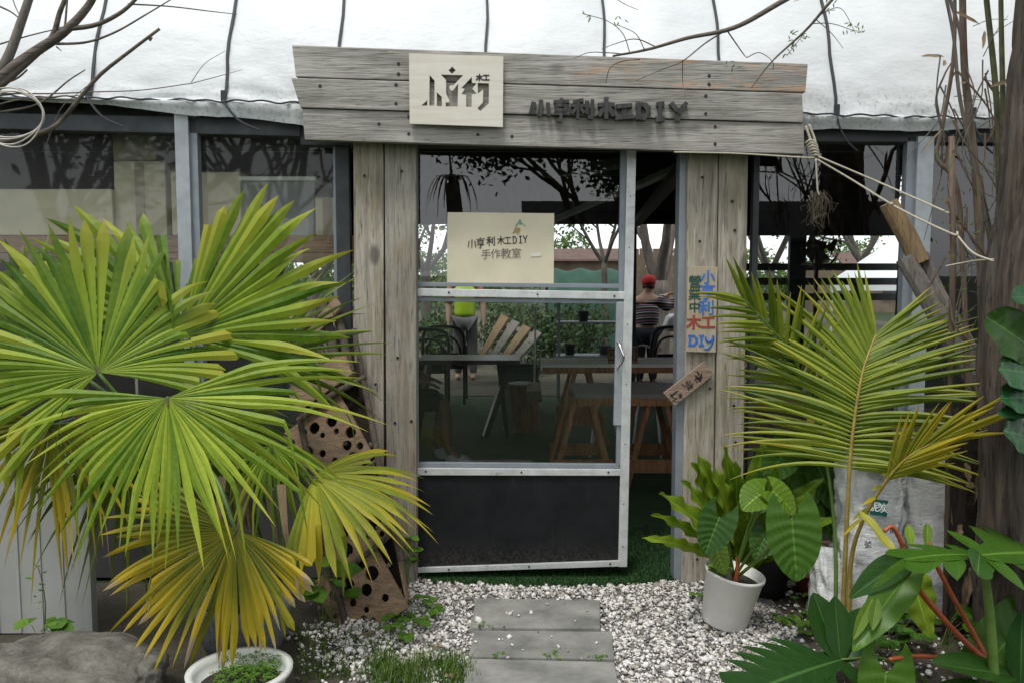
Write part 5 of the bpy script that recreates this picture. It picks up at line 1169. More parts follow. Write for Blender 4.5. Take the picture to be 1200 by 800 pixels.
# bird's nest fern
bf = thing('birds_nest_fern', "bird's nest fern with wavy strap leaves beside the right post", 'fern', G(868, 705)); rb = G(868, 705)+V((0, .05, .12))
for k, (tx, ty, tY, wd, m_) in enumerate(((772, 566, -.85, 26, 'fern_green'), (764, 592, -.85, 17, 'fern_green'), (752, 622, -.85, 15, 'fern_green'), (818, 528, -.55, 24, 'fern_green'), (835, 545, -.50, 24, 'fern_green'), (862, 540, -.45, 18, 'fern_green'), (897, 512, -.42, 20, 'fern_green'), (925, 560, -.45, 24, 'heart_light'), (955, 580, -.5, 22, 'fern_green'), (980, 610, -.55, 20, 'fern_green'), (800, 560, -.6, 20, 'fern_green'), (905, 530, -.40, 18, 'fern_green'), (940, 610, -.6, 22, 'heart_light'), (880, 560, -.5, 22, 'fern_green'), (812, 540, -.5, 24, 'fern_green'), (848, 520, -.42, 20, 'fern_green'), (912, 545, -.55, 22, 'fern_green'), (965, 560, -.5, 22, 'heart_light'), (925, 525, -.4, 20, 'fern_green'))):
    b = rb+V((rnd.uniform(-.03, .03), rnd.uniform(-.02, .02), 0)); t_ = P(tx, ty, tY); mid = t_+V((0, 0, .11))
    blade(bf, b, mid, (0.1*(1 if tx < 868 else -1), -.7, .8), wd*mpp(tY)*1.25, m_, 'strap', .14, .30, .12, 5+k % 3, seed=50+k, nu=36, name='leaf')
MB().tube([rb-V((0, 0, .14)), rb+V((0, 0, .02))], [.05, .035], 10).build('crown_base', 'fibre', bf)
# small herb at bucket foot and purple flower
def sprig(name, label, cat, base, n, spread, h, lsz, mat, seed, group=None, kind_='oval'):
    r_ = random.Random(seed); base = V(base); s = thing(name, label, cat, base, group)
    for k in range(n):
        a = r_.uniform(0, 6.28); rr = spread*math.sqrt(r_.random()); tp = base+V((rr*math.cos(a), rr*math.sin(a), h*r_.uniform(.35, 1)))
        MB().tube([base+V((rr*.3*math.cos(a), rr*.3*math.sin(a), 0)), lerp(base, tp, .6)+V((0, 0, .01)), tp], [.0018, .001], 4).build('stalk', 'stem_green', s)
        for q in range(3):
            b_ = a+r_.uniform(-1.6, 1.6); L = lsz*r_.uniform(.6, 1.2); blade(s, tp, tp+V((math.cos(b_)*L, math.sin(b_)*L, r_.uniform(-.2, .3)*L)), (0, -.3, 1), L*.75, mat, kind_, .15, .2, seed=seed*100+k*3+q, nu=6, nv=4)
    return s
sprig('herb', 'small green herb sprouting over the rim of the white bucket', 'weed', rim+V((-.075, -.03, 0)), 12, .05, .09, .032, 'weed', 3)
sprig('weed', 'small weed on the gravel at the left foot of the bucket', 'weed', G(826, 708), 9, .06, .06, .030, 'weed', 4)
sprig('weed', 'round leaved weed between gravel and the tilted perforated board', 'weed', G(486, 722), 12, .10, .07, .045, 'weed', 5)
sprig('weed', 'low weed patch by the foot of the left post', 'weed', G(474, 745), 10, .10, .06, .045, 'weed', 6)
sprig('weed', 'leafy weed growing beside the fan palm planter', 'weed', G(378, 740)+V((0, .1, 0)), 12, .12, .32, .10, 'weed', 7)
sprig('weed', 'leafy weed climbing at the bottom of the left plank post', 'weed', G(480, 690)+V((-.02, .02, 0)), 9, .04, .30, .06, 'weed', 8)
sprig('weed', 'weeds under the philodendron behind the bucket', 'weed', G(945, 735)+V((0, .05, 0)), 14, .18, .07, .045, 'weed', 9)
sprig('weed', 'dark leafy weeds in front of the peat sacks', 'weed', G(1010, 735)+V((0, .1, 0)), 16, .16, .16, .06, 'monstera_mid', 10)
sprig('weed', 'broad leaved weed on top of the boulder by the white panel', 'weed', P(45, 741, -.95), 7, .07, .03, .075, 'weed', 11)
sprig('weed', 'dark weeds below the split philodendron leaves', 'weed', G(1045, 770)+V((0, .05, 0)), 16, .16, .14, .06, 'monstera_mid', 12)
sprig('weed', 'dark weeds at the foot of the tree trunk', 'weed', G(1110, 770)+V((0, .1, 0)), 16, .18, .16, .07, 'monstera_mid', 13)
sprig('weed', 'low weeds under the coconut palm', 'weed', G(985, 745)+V((0, .05, 0)), 14, .14, .09, .05, 'weed', 14)
for k, (px, py, lab) in enumerate(((585, 769, 'tiny moss tuft in the left of the joint between the front slabs'), (648, 771, 'tiny moss tuft in the middle of the joint between the front slabs'), (700, 773, 'tiny moss tuft at the right end of the joint between the front slabs'), (570, 736, 'tiny moss tuft in the joint below the farthest slab'))): sprig('moss_tuft', lab, 'moss', G(px, py, .03), 7, .035, .022, .012, 'weed', 30+k, 'moss in the slab joints')
tw_ = thing('tall_weed', 'thin dry stemmed weed rising before the white panel', 'weed', P(50, 740, -.9))
MB().tube(spline([P(52, 738, -.9), P(53, 705, -.9), P(46, 668, -.9), P(40, 660, -.9)], 12), [.003, .001], 5).build('stem', 'stem_olive', tw_)
for k in range(8):
    p = P(50+rnd.uniform(-14, 6), 664+k*7, -.9); blade(tw_, p, p+V((rnd.uniform(-.03, .03), -.01, .012)), (0, -1, 1), .010, 'weed', 'lance', seed=k, nu=5, nv=2)

# ---- monstera and red stemmed philodendron, right foreground
def lobed(par, base, tip, normal, width, mat, nl=6, droop=.1, seed=1, sweep=.55, fold=.2, gap=.80, holes=True):
    """deeply cut leaf: central blade with finger lobes on either side, in one mesh"""
    r_ = random.Random(seed); base, tip = V(base), V(tip); a = tip-base; L = a.length; a.normalize(); n = V(normal); n = (n-a*n.dot(a)).normalized(); s = n.cross(a); g = MB(); sg = r_.random()
    def pos(u, v): # v in metres across
        return base+a*(u*L)+s*v+n*(abs(v)*fold-.5*v*v/width)+DOWN*(droop*L*u*u+.15*v*v/width)
    NU = 26; rows = []
    for i in range(NU+1):
        u = i/NU; wc = width*.16*math.sin(math.pi*min(1, u*.95+.05))**.5
        rows.append([g.add(pos(u, v*wc), u, v*.4, sg) for v in (-1, -.5, 0, .5, 1)])
    for i in range(NU):
        for j in range(4): g.face((rows[i][j], rows[i][j+1], rows[i+1][j+1], rows[i+1][j]))
    for side in (-1, 1):
        for k in range(nl):
            u0 = -.02+.92*k/nl; u1 = u0+.92/nl*gap if k < nl-1 else .99; full = width*.5*(math.sin(math.pi*(.18+.74*(k+.5)/nl))**.7)*r_.uniform(.92, 1.06)
            sw = sweep*(1 if k > 0 else -.35); M_ = 9; rr = []
            for q in range(M_+1):
                t_ = q/M_; v = lerp(width*.05, full, t_); wid = (1-t_**3.5)*.5+.0
                uc = (u0+u1)/2+sw*v/L*1.0+.06*t_*t_
                du = (u1-u0)*wid*(1+.25*math.sin(t_*3.1))
                rr.append((g.add(pos(uc-du, side*v), u0, .6, sg), g.add(pos(uc, side*v)-n*.004, u0+.5/9, .6, sg), g.add(pos(uc+du, side*v), u0+.05, .6, sg)))
            for q in range(M_):
                for j in range(2): g.face((rr[q][j], rr[q][j+1], rr[q+1][j+1], rr[q+1][j]) if side > 0 else (rr[q+1][j], rr[q+1][j+1], rr[q][j+1], rr[q][j]))
    return g.build('leaf', mat, par, smooth=True, attr=True)
mo = thing('monstera', 'dark glossy cut leaved monstera in the lower right corner', 'plant', G(1060, 800)); rm = G(1060, 800)+V((.06, -.05, .02))
l = lobed(mo, P(986, 772, -1.12), P(872, 806, -1.28), (.15, -.5, 1), .40, 'monstera', 7, .05, 1, gap=.86); petiole(l, rm, P(986, 772, -1.12))
l = blade(mo, P(983, 775, -1.12), P(953, 694, -1.0), (.2, -1, .4), .13, 'monstera', 'strap', .0, .25, seed=3); l = blade(mo, P(985, 775, -1.12), P(978, 698, -1.02), (0, -1, .4), .10, 'monstera', 'strap', .0, .25, seed=4)
l = blade(mo, P(990, 778, -1.12), P(1010, 712, -1.0), (-.2, -1, .4), .12, 'monstera', 'strap', .0, .25, seed=5)
l = blade(mo, P(1038, 788, -1.30), P(1034, 868, -1.36), (0, -1, .1), .20, 'monstera_mid', 'heart', .0, .12, seed=6, lobe=.5); petiole(l, rm, P(1038, 788, -1.30))
rp_ = thing('red_stem_philodendron', 'philodendron with orange red leaf stalks and split leaves at the right edge', 'plant', G(1162, 798)); rr0 = P(1160, 778, -1.12)
MB().tube([V((rr0.x, rr0.y, 0)), rr0], [.03, .02], 9).build('stem', 'stem_olive', rp_)
S1 = [rr0, P(1115, 735, -1.12), P(1070, 680, -1.15), P(1058, 640, -1.18), P(1046, 617, -1.20), P(1036, 622, -1.21)]
S2 = [rr0, P(1140, 740, -1.08), P(1112, 690, -1.08), P(1092, 650, -1.10), P(1090, 636, -1.12)]
S3 = [rr0, P(1120, 772, -1.2), P(1075, 768, -1.26), P(1042, 772, -1.30)]
S4 = [rr0, P(1150, 762, -1.1), P(1138, 740, -1.05)]
for sp_, r_ in ((S1, (.012, .007)), (S2, (.011, .007)), (S3, (.010, .007)), (S4, (.010, .006))): MB().tube(spline(sp_, 24), list(r_), 9).build('petiole', 'stem_red', rp_, smooth=True)
MB().tube(spline([P(1165, 800, -1.22), P(1160, 720, -1.24), P(1152, 655, -1.25)], 12), [.019, .013], 10).build('petiole', 'stem_green', rp_, smooth=True)
# top spreading leaf
lobed(rp_, P(1146, 650, -1.25), P(1060, 642, -1.42), (-.1, -.35, 1), .22, 'monstera_mid', 3, .10, 11, fold=.1, gap=.84)
lobed(rp_, P(1150, 650, -1.25), P(1232, 640, -1.0), (.1, -.45, 1), .42, 'monstera_mid', 5, .06, 12, fold=.15, gap=.82)
blade(rp_, P(1148, 648, -1.25), P(1146, 668, -1.40), (0, -1, .5), .11, 'monstera_mid', 'oval', .1, .2, seed=14)
# drooping long leaf to the left
blade(rp_, P(1082, 650, -1.16), P(1000, 745, -1.34), (.25, -.7, .8), .15, 'monstera_mid', 'lance', .12, .35, .04, 3, seed=15, nu=30)
blade(rp_, P(1075, 648, -1.14), P(996, 690, -1.25), (.2, -.6, 1), .12, 'monstera', 'lance', .10, .35, seed=16, nu=30)
for k, (tx, ty) in enumerate(((1000, 738), (1022, 728))): blade(rp_, P(1022+k*6, 700, -1.28), P(tx, ty+8, -1.34), (0, -1, .4), .05, 'heart_light', 'lance', .05, .3, seed=17+k)
blade(rp_, P(1052, 652, -1.10), P(1004, 594, -.98), (.5, -.8, .3), .055, 'heart_yellow', 'lance', 0, .4, .08, 2, seed=25)
blade(rp_, P(1060, 650, -1.02), P(1090, 745, -1.05), (0, -1, .2), .15, 'fern_green', 'lance', 0, .15, .05, 5, seed=26, nu=26)
blade(rp_, P(1068, 640, -.98), P(1064, 612, -.95), (0, -1, .2), .04, 'fern_green', 'oval', seed=27); blade(rp_, P(1086, 640, -.98), P(1087, 610, -.95), (0, -1, .2), .04, 'fern_green', 'oval', seed=28)
blade(rp_, P(1190, 790, -1.15), P(1092, 780, -1.42), (0, -.45, 1), .16, 'monstera', 'lance', -.02, .3, seed=29, nu=26)
blade(rp_, P(1168, 765, -1.1), P(1230, 690, -1.0), (-.3, -1, .4), .22, 'monstera_mid', 'heart', .0, .2, seed=30); blade(rp_, P(1196, 800, -1.2), P(1198, 715, -1.15), (-.4, -1, .2), .12, 'monstera', 'lance', 0, .2, seed=31)
blade(rp_, P(1100, 800, -1.3), P(1165, 812, -1.45), (0, -.3, 1), .12, 'monstera', 'lance', 0, .2, seed=32)
# fiddle leaves at right edge
fi = thing('fiddle_leaf_fig', 'dark green fig leaves entering at the right edge', 'plant', (P(1260, 800, -1.1).x, -1.1, 0)); fx = P(1262, 400, -1.1).x
MB().tube(spline([(fx+.02, -1.1, 0), (fx, -1.1, .9), (fx-.02, -1.1, 1.65)], 10), [.018, .010], 8).build('stem', 'bark', fi)
for k, (bx, by, tx, ty, wd) in enumerate(((1225, 420, 1156, 366, 60), (1232, 350, 1186, 345, 34), (1225, 440, 1170, 428, 48), (1228, 468, 1172, 462, 44), (1228, 478, 1170, 480, 20), (1230, 520, 1176, 500, 52))):
    b = P(bx, by, -1.1); l = blade(fi, b, P(tx, ty, -1.2), (-.2, -1, .4+.2*(k % 2)), wd*mpp(-1.1), 'ficus' if k else 'heart_green', 'oval', .05, .15, .04, 3, seed=60+k); petiole(l, (fx-.01, -1.1, b.z-.02), b)

# ---- peat sacks
def sack(label, x0, x1, ytop, Y, seed, dep=.16):
    a, b = P(x0, 400, Y).x, P(x1, 400, Y).x; zt = P(x0, ytop, Y).z; cx_ = (a+b)/2; w_ = (b-a)/2; s = thing('peat_sack', label, 'sack', (cx_, Y, 0), 'peat sacks by the window'); r_ = random.Random(seed)
    g = MB(); n = 56; rows = []; H = 26
    for i in range(H+1):
        t_ = i/H; z = .004+(zt-.004)*t_; top = max(0, (t_-.8)/.2); row = []
        for j in range(n):
            an = 2*math.pi*j/n; c_, s_ = math.cos(an), math.sin(an); e_ = .45
            x = math.copysign(abs(c_)**e_, c_)*w_*(1.0+.04*math.sin(z*17+seed)-.06*(1-t_)**4); y = math.copysign(abs(s_)**.7, s_)*dep*(.55+.25*math.sin(math.pi*min(1, t_+.2))-.45*top*.6)
            wr = .008*math.sin(an*7+z*33+seed)+.006*math.sin(z*60+an*3)+.005*math.sin(an*17-z*21)
            zz = z+(.02*math.sin(an*3+seed)+.012*math.sin(an*7)+.03*c_*(.5 if seed % 2 else -.3))*t_**6
            row.append(g.add((cx_+x+wr*c_, Y+y+wr*s_, zz)))
        rows.append(row)
    for i in range(H):
        for j in range(n): g.face((rows[i][j], rows[i][(j+1) % n], rows[i+1][(j+1) % n], rows[i+1][j]))
    g.face(rows[0][::-1]); g.build('bag', 'sack', s, smooth=True)
    MB().lathe([(0, 0), (w_*.8, 0), (w_*.8, -.02)], (cx_, Y, zt-.05), 16).build('contents', 'soil', s)
    return s
sk = sack('white woven peat sack with green printed characters on its front', 988, 1062, 524, -.50, 3); sack('plain white woven sack beside the printed peat sack', 1060, 1122, 528, -.44, 6, .13)
sack('low crumpled white bag behind the coconut palm base', 962, 995, 640, -.48, 8, .12)
MY = -.50-.152
g = MB().px([(1021, 584.5), (1041, 586), (1039.5, 605), (1019.5, 602.5)], MY, .002); g.build('printed_patch', 'print_green', sk)
glyphs(sk, (('泥', 1025.5, 594, 11, 3), ('炭', 1035.5, 595.5, 11, 3)), 'print_white', MY-.0015, .0006, .001)
glyphs(sk, (('號', 1017, 638, 8, 0), ('園', 1046, 622, 6, 0)), 'print_navy', MY-.001, .0004, .001)
rpot = tag(MB().lathe([(0, .003), (.09, .004), (.12, .10), (.128, .105), (.12, .11), (.105, .10), (.09, .05), (0, .045)], G(968, 705)+V((0, .12, 0)), 28).build('red_dish', 'red_pot', smooth=True), 'dull red shallow plant dish behind the philodendron leaves', 'dish')
# cut stakes behind the sacks
for k, (x, yt, l_) in enumerate(((1022, 478, 'thin'), (1048, 500, 'pale'), (1074, 492, 'brown'), (1090, 500, 'forked'), (1066, 512, 'short'))):
    s = thing('cut_stake', ['thin cut stake behind the printed peat sack', 'second cut stake from the left behind the sacks', 'brown cut stake behind the plain sack', 'stubby slanting stake at the right of the plain sack', 'short stake between the two sacks'][k], 'stake', (P(x, 560, -.2).x, -.2, 0), 'stakes behind the sacks')
    b = V((P(x, 560, -.2).x, -.2, .0)); MB().tube(spline([b, lerp(b, P(x+(8 if k == 3 else 2), yt, -.2), .5)+V((.01, 0, 0)), P(x+(8 if k == 3 else 2), yt, -.2)], 6), [.022, .018], 9).build('stem', 'dry_stem', s); MB().lathe([(.017, 0), (.016, .002)], P(x+(8 if k == 3 else 2), yt, -.2), 9).build('cut_end', 'pale_wood', s)

# ---- right-hand tree trunk with overhanging branch
bt = thing('cypress_tree', 'fibrous brown tree trunk at the right edge with a thin budding branch over the lintel', 'tree', (P(1192, 700, -.9).x, -.9, 0))
g = MB(); ctr = [(1215, 760, 62), (1206, 700, 54), (1200, 600, 46), (1199, 450, 43), (1201, 330, 42), (1212, 240, 36), (1222, 120, 34), (1232, 0, 33), (1240, -150, 32), (1243, -330, 28)]
pts = [P(x, y, -.9) for x, y, r in ctr]; rad = [r*mpp(-.9) for x, y, r in ctr]; pts[0].z = -.02
PT = spline(pts, 60); rows = []
for i, p in enumerate(PT):
    f = i/60*(len(rad)-1); k = min(len(rad)-2, int(f)); r_ = lerp(rad[k], rad[k+1], f-k)
    rows.append([g.add(p+V((math.cos(a), math.sin(a), 0))*r_*(1+.07*math.sin(a*9+i*.13+2*math.sin(i*.3))+.055*math.sin(a*23-i*.11+2*math.sin(i*.5))+.04*math.sin(a*37+i*.3+3*math.sin(i*.37))+.03*math.sin(a*4+i*.4))) for a in [j*2*math.pi/120 for j in range(120)]])
for i in range(60):
    for j in range(120): g.face((rows[i][j], rows[i][(j+1) % 120], rows[i+1][(j+1) % 120], rows[i+1][j]))
g.build('trunk', 'bark', bt, smooth=True)
g = MB(); r_ = random.Random(5)  # crown and limbs above the view, added to shade the lower right corner
cl_ = [(V((r_.uniform(2.9, 4.6), r_.uniform(-2.4, -.5), r_.uniform(3.0, 4.6))), r_.uniform(.25, .5)) for k in range(34)]
for k in range(1500):
    c, rr = cl_[r_.randrange(34)]; q = c+V((r_.gauss(0, rr), r_.gauss(0, rr), r_.gauss(0, rr*.6)))
    if q.z < 2.75+.0*q.y: continue
    ax = V((r_.gauss(0, 1), r_.gauss(0, 1), r_.gauss(0, .5))).normalized(); s_ = ax.orthogonal().normalized(); L = r_.uniform(.06, .13); sg = r_.random(); g.face([g.add(q, 0, 0, sg), g.add(q+ax*L*.5+s_*L*.3, .3, 0, sg), g.add(q+ax*L, .6, 0, sg), g.add(q+ax*L*.5-s_*L*.3, .3, 0, sg)])
g.build('crown', 'tree_leaf_dark', bt, attr=True)
g = MB()
for c, rr in cl_[:20]: g.tube(spline([PT[-1], lerp(PT[-1], c, .5)+V((0, 0, .25)), c], 8), [.035, .008], 6)
g.build('limbs', 'bark', bt)
def twigline(par, pts, r, mat='twig', name='branch', n=24):
    q = spline(pts, n); rr = [lerp(r[0], r[1], i/n) for i in range(n+1)]; return MB().tube(q, rr, 7).build(name, mat, par, smooth=True)
BY = -.75
mainb = twigline(bt, [PT[57], P(1130, -130, -.85), P(1000, -45, BY), P(920, 0, BY), P(862, 32, BY), P(805, 45, BY), P(760, 58, BY), P(718, 66, BY)], (.016, .004), n=50)
subs = [([(850, 36), (825, 52), (800, 72), (775, 82), (745, 95)], .0035), ([(852, 36), (870, 62), (875, 68)], .003), ([(875, 68), (890, 62), (905, 72), (906, 82)], .002), ([(768, 55), (745, 46), (720, 52), (705, 58)], .0025), ([(738, 62), (730, 40), (712, 25), (682, 16)], .002), ([(755, 58), (745, 40), (725, 30)], .002), ([(800, 70), (800, 95), (803, 114)], .002), ([(735, 64), (710, 62), (690, 62), (672, 69)], .0025), ([(750, 70), (730, 72), (715, 80), (710, 98)], .0025)]
for pl_, r_ in subs: twigline(mainb, [P(x, y, BY+rnd.uniform(-.04, .04)) for x, y in pl_], (r_, .0012), name='twig', n=14)
bg2 = twigline(bt, [PT[54], P(1120, -110, -.7), P(1020, -50, -.68), P(975, 0, -.68), (P(945, 35, -.68)), P(905, 72, -.68), P(880, 104, -.68)], (.012, .0015), n=40)
for pl_ in ([(960, 18), (985, 10), (1003, 40)], [(950, 28), (975, 28), (1000, 36), (1012, 37)], [(955, 22), (938, 45), (922, 66)], [(955, 22), (975, 40), (988, 57)], [(1000, -20), (950, -4), (930, 2)], [(710, -10), (730, 4), (748, 12)]): twigline(bg2 if pl_[0][0] > 800 else mainb, [P(x, y, -.68) for x, y in pl_], (.002, .0009), name='twig', n=10)
g_i = 0
for par, cx, cy, n_, sp_ in ((bg2, 935, 45, 16, 12), (bg2, 1000, 34, 14, 11), (bg2, 925, 60, 8, 6), (mainb, 725, 28, 6, 8), (mainb, 858, 76, 6, 8), (bg2, 975, 8, 8, 10), (mainb, 690, 18, 5, 6)):
    for k in range(n_):
        p = P(cx+rnd.uniform(-sp_, sp_), cy+rnd.uniform(-sp_*.7, sp_*.7), BY+.06); a = rnd.uniform(0, 6.28); blade(par, p, p+V((math.cos(a)*.022, rnd.uniform(-.01, .01), math.sin(a)*.018)), (0, -1, .5), .006, 'tree_leaf', 'lance', 0, .2, seed=g_i, nu=4, nv=2, name='bud'); g_i += 1
# ---- dead palm with dry stems
dp2 = thing('dead_palm', 'dead palm stump with fibrous trunk and tall dry leaf stalks beside the tree', 'palm', (P(1135, 640, -.55).x, -.55, 0)); pc_ = V((P(1138, 640, -.55).x, -.55, 0))
MB().lathe([(.11, -.01), (.105, .2), (.095, .5), (.085, .8), (.06, 1.0), (.02, 1.1)], pc_, 26, wob=lambda a, z: 1+.10*math.sin(a*6+z*9)+.06*math.sin(a*13-z*31)).build('trunk', 'fibre', dp2)
for k in range(16):
    a = rnd.uniform(0, 6.28); z = rnd.uniform(.25, 1.05); d_ = V((math.cos(a), math.sin(a), 0)); p = pc_+d_*.11+V((0, 0, z)); l = blade(dp2, p, p+d_*.05+V((0, 0, .22)), d_, .022, 'dry_leaf' if k % 2 else 'dry_leaf', 'lance', 0, .4, seed=k, name='leaf_base')
def stalk(pts, r, mat='dry_stem'): MB().tube(spline([P(*p) for p in pts], 26), list(r), 8).build('dry_stalk', mat, dp2, smooth=True)
stalk([(1130, 540, -.55), (1150, 450, -.52), (1150, 330, -.5), (1143, 200, -.5), (1131, 90, -.5), (1128, 0, -.5), (1127, -90, -.5)], (.020, .013))
stalk([(1136, 500, -.6), (1128, 300, -.56), (1120, 215, -.56), (1098, 186, -.55), (1104, 150, -.55), (1118, 60, -.55), (1118, -60, -.55)], (.012, .007))
stalk([(1150, 520, -.62), (1165, 330, -.6), (1140, 190, -.62), (1124, 110, -.62), (1117, 40, -.62), (1100, -40, -.62)], (.010, .006), 'bark_grey')
stalk([(1148, 420, -.62), (1160, 300, -.66), (1180, 230, -.66), (1196, 190, -.66)], (.008, .004), 'bark_grey')
stalk([(1108, 165, -.58), (1097, 120, -.6), (1106, 90, -.6), (1116, 72, -.6)], (.006, .003), 'bark_grey')
stalk([(1180, 420, -.62), (1172, 250, -.62), (1168, 120, -.6), (1156, 0, -.6), (1150, -60, -.6)], (.015, .010), 'stem_olive'); stalk([(1186, 420, -.66), (1178, 200, -.64), (1174, 60, -.64), (1172, -60, -.64)], (.013, .009), 'stem_olive')
for k in range(20):
    px, py = rnd.uniform(1095, 1200), rnd.uniform(0, 300); p = P(px, py, -.58+rnd.uniform(-.12, .08)); blade(dp2, p, p+V((rnd.uniform(-.10, .10), rnd.uniform(-.05, .05), rnd.uniform(-.16, .02))), (0, -1, .3), rnd.uniform(.008, .022), 'dry_leaf', 'lance', .1, .4, .1, 2, seed=k, nu=10, nv=4, name='dry_shred')
for k in range(22):
    x0, y0 = rnd.uniform(1110, 1170), rnd.uniform(20, 420); L = rnd.uniform(20, 80); a = rnd.uniform(-1.2, .9)
    MB().tube(spline([P(x0, y0, -.6), P(x0+L*.5*math.cos(a), y0+L*.5*math.sin(a)-4, -.62), P(x0+L*math.cos(a), y0+L*math.sin(a), -.64)], 8), [.0022, .0009], 4).build('dry_twig', 'twig', dp2)
for k in range(10):
    p = pc_+V((rnd.uniform(-.14, .05), rnd.uniform(-.12, -.05), rnd.uniform(.1, .9))); blade(dp2, p, p+V((rnd.uniform(-.10, .04), -.06, rnd.uniform(-.28, .05))), (0, -1, .2), .035, 'dry_leaf', 'lance', .1, .4, .1, 2, seed=90+k, name='dry_shred')
for k in range(34):
    x0, y0 = rnd.uniform(1100, 1165), rnd.uniform(60, 430); L = rnd.uniform(50, 170); a = rnd.uniform(.9, 2.2); Yq = rnd.uniform(-.78, -.5)
    MB().tube(spline([P(x0, y0, Yq), P(x0+L*.35*math.cos(a)+rnd.uniform(-9, 9), y0+L*.35*math.sin(a), Yq), P(x0+L*.7*math.cos(a)+rnd.uniform(-12, 12), y0+L*.7*math.sin(a), Yq), P(x0+L*math.cos(a), y0+L*math.sin(a), Yq)], 12), [rnd.uniform(.0025, .006), .0012], 5).build('dry_twig', rnd.choice(('twig', 'bark_grey', 'dry_stem')), dp2)
for k in range(60):
    p = P(rnd.uniform(1095, 1165), rnd.uniform(120, 340), -.72); a = rnd.uniform(0, 6.28); blade(dp2, p, p+V((math.cos(a)*.02, rnd.uniform(-.01, .01), math.sin(a)*.02)), (0, -1, .5), .006, 'tree_leaf', 'lance', 0, .2, seed=k, nu=4, nv=2, name='bud')
# straight stake in front
tag(MB().tube([V((P(1118, 500, -.7).x, -.7, 0)), P(1117, 300, -.7), P(1115, 160, -.7)], [.013, .012, .011], 9).build('garden_stake', 'dry_stem', smooth=True), 'straight brown garden stake tied with rope before the dry stalks', 'stake')
# leaning pole of two pieces
lp_ = thing('leaning_pole', 'leaning timber pole of two lashed pieces held by rope', 'pole', P(1160, 480, -.5))
MB().tube([P(1041, 238, -.34), P(1062, 275, -.36), P(1078, 308, -.38)], [.040, .043, .042], 16).build('upper_log', 'bamboo_wood', lp_); MB().lathe([(.0, .001), (.038, 0), (.038, -.004)], P(1041, 238, -.34), 16, V((.5, -.1, -1)).to_track_quat('-Z', 'Y').to_matrix()).build('cut_face', 'pale_wood', lp_)
MB().tube(spline([P(1060, 302, -.37), P(1088, 350, -.42), P(1120, 410, -.5), P(1168, 488, -.6)], 10), [.040, .042], 10).build('lower_log', 'drift_wood', lp_); MB().tube(spline([P(1080, 298, -.35), P(1100, 345, -.40), P(1132, 400, -.47), P(1172, 475, -.56)], 10), [.030, .034], 9).build('lower_log', 'drift_wood', lp_)
MB().tube(spline([P(1168, 485, -.6), P(1180, 560, -.7), V((P(1185, 640, -.8).x, -.75, 0))], 8), [.045, .05], 10).build('lower_log', 'drift_wood', lp_)
# rope
rp = thing('rope', 'pale rope knotted on the lintel corner and stretched to the pole and stake', 'rope', P(955, 183, -.2)); RY = -.2
def cord(pts, r=.0055, n=20): MB().tube(spline([P(*p) for p in pts], n), r, 7).build('cord', 'rope', rp, smooth=True)
cord([(790, 178.5, -.16), (860, 180, -.19), (945, 185, -.20), (955, 184, -.2)], .004); cord([(955, 182, -.2), (1035, 216, -.28), (1112, 250, -.70)], .0045); cord([(956, 186, -.2), (1000, 212, -.24), (1042, 238, -.40), (1045, 238, -.40)], .0045); cord([(1045, 240, -.40), (1080, 258, -.55), (1118, 275, -.73), (1122, 272, -.73)], .0045); cord([(1121, 275, -.73), (1140, 296, -.85), (1164, 306, -.98)], .004); cord([(1108, 312, -.73), (1140, 306, -.8), (1164, 304, -.98)], .003)
cord([(944, 148, LY-.012), (950, 165, LY-.02), (953, 182, LY-.03)], .006); cord([(948, 146, LY-.008), (955, 165, LY-.015), (957, 184, LY-.03)], .006)
for k in range(6): cord([(944+k*1.5, 168+k*3, LY-.03), (951+k, 164+k*3.5, LY-.05), (958+k*.5, 172+k*2.5, LY-.03), (950, 176+k*2, LY-.02)], .005, 10)
cord([(956, 186, -.21), (957, 205, -.21), (958, 222, -.21), (960, 229, -.21)], .004)
ms = thing('dried_air_plant', 'wisp of dried grey air plant hanging below the rope knot', 'dried plant', P(958, 260, -.18))
g = MB()
for k in range(55):
    p = P(960+rnd.gauss(0, 4), 222+rnd.uniform(0, 8), -.2); pts = [p]
    for q in range(5): pts.append(pts[-1]+V((rnd.gauss(0, .013), rnd.gauss(0, .011), rnd.uniform(-.050, .002))))
    g.tube(pts, [.0008]*6, 3, caps=False)
kind(g.build('wisps', 'moss', ms), 'stuff')

# ---- top-left bare branches and wire coil
lb = thing('bare_tree', 'bare brown branches of a small tree entering at the upper left', 'tree', (-2.75, -1.3, 0))
TB = -1.15; tb0 = P(-260, 330, TB)
MB().tube(spline([V((tb0.x, TB, -.02)), P(-265, 600, TB), P(-240, 380, TB), P(-170, 240, TB), P(-60, 150, TB)], 20), [.07, .03], 12).build('trunk', 'bark_grey', lb, smooth=True)
fork = P(-60, 150, TB)
def tl(pts, r, mat='twig'): return twigline(lb, [p if isinstance(p, V) else P(p[0], p[1], p[2] if len(p) > 2 else TB) for p in pts], r, mat, n=22)
m1 = tl([fork, (0, 92), (40, 62), (75, 38), (105, 5), (120, -30)], (.023, .010)); tl([(-5, 105), (30, 75), (60, 45), (70, 15), (80, -10)], (.013, .007)); tl([(70, 35), (110, 30), (140, 16), (160, -2), (170, -20)], (.009, .005))
tl([fork, (-20, 115), (8, 70), (25, 25), (40, -20)], (.021, .013), 'bark_grey'); tl([(55, 52), (100, 50), (135, 38), (170, 18), (200, 0)], (.005, .002)); tl([(150, 5), (200, 8), (250, 14), (278, 17)], (.003, .0012))
tl([P(-90, 170, TB), (-30, 172), (20, 163), (62, 150), (88, 122), (115, 90), (150, 62), (187, 34)], (.011, .005)); tl([(175, 48), (178, 44)], (.005, .004))
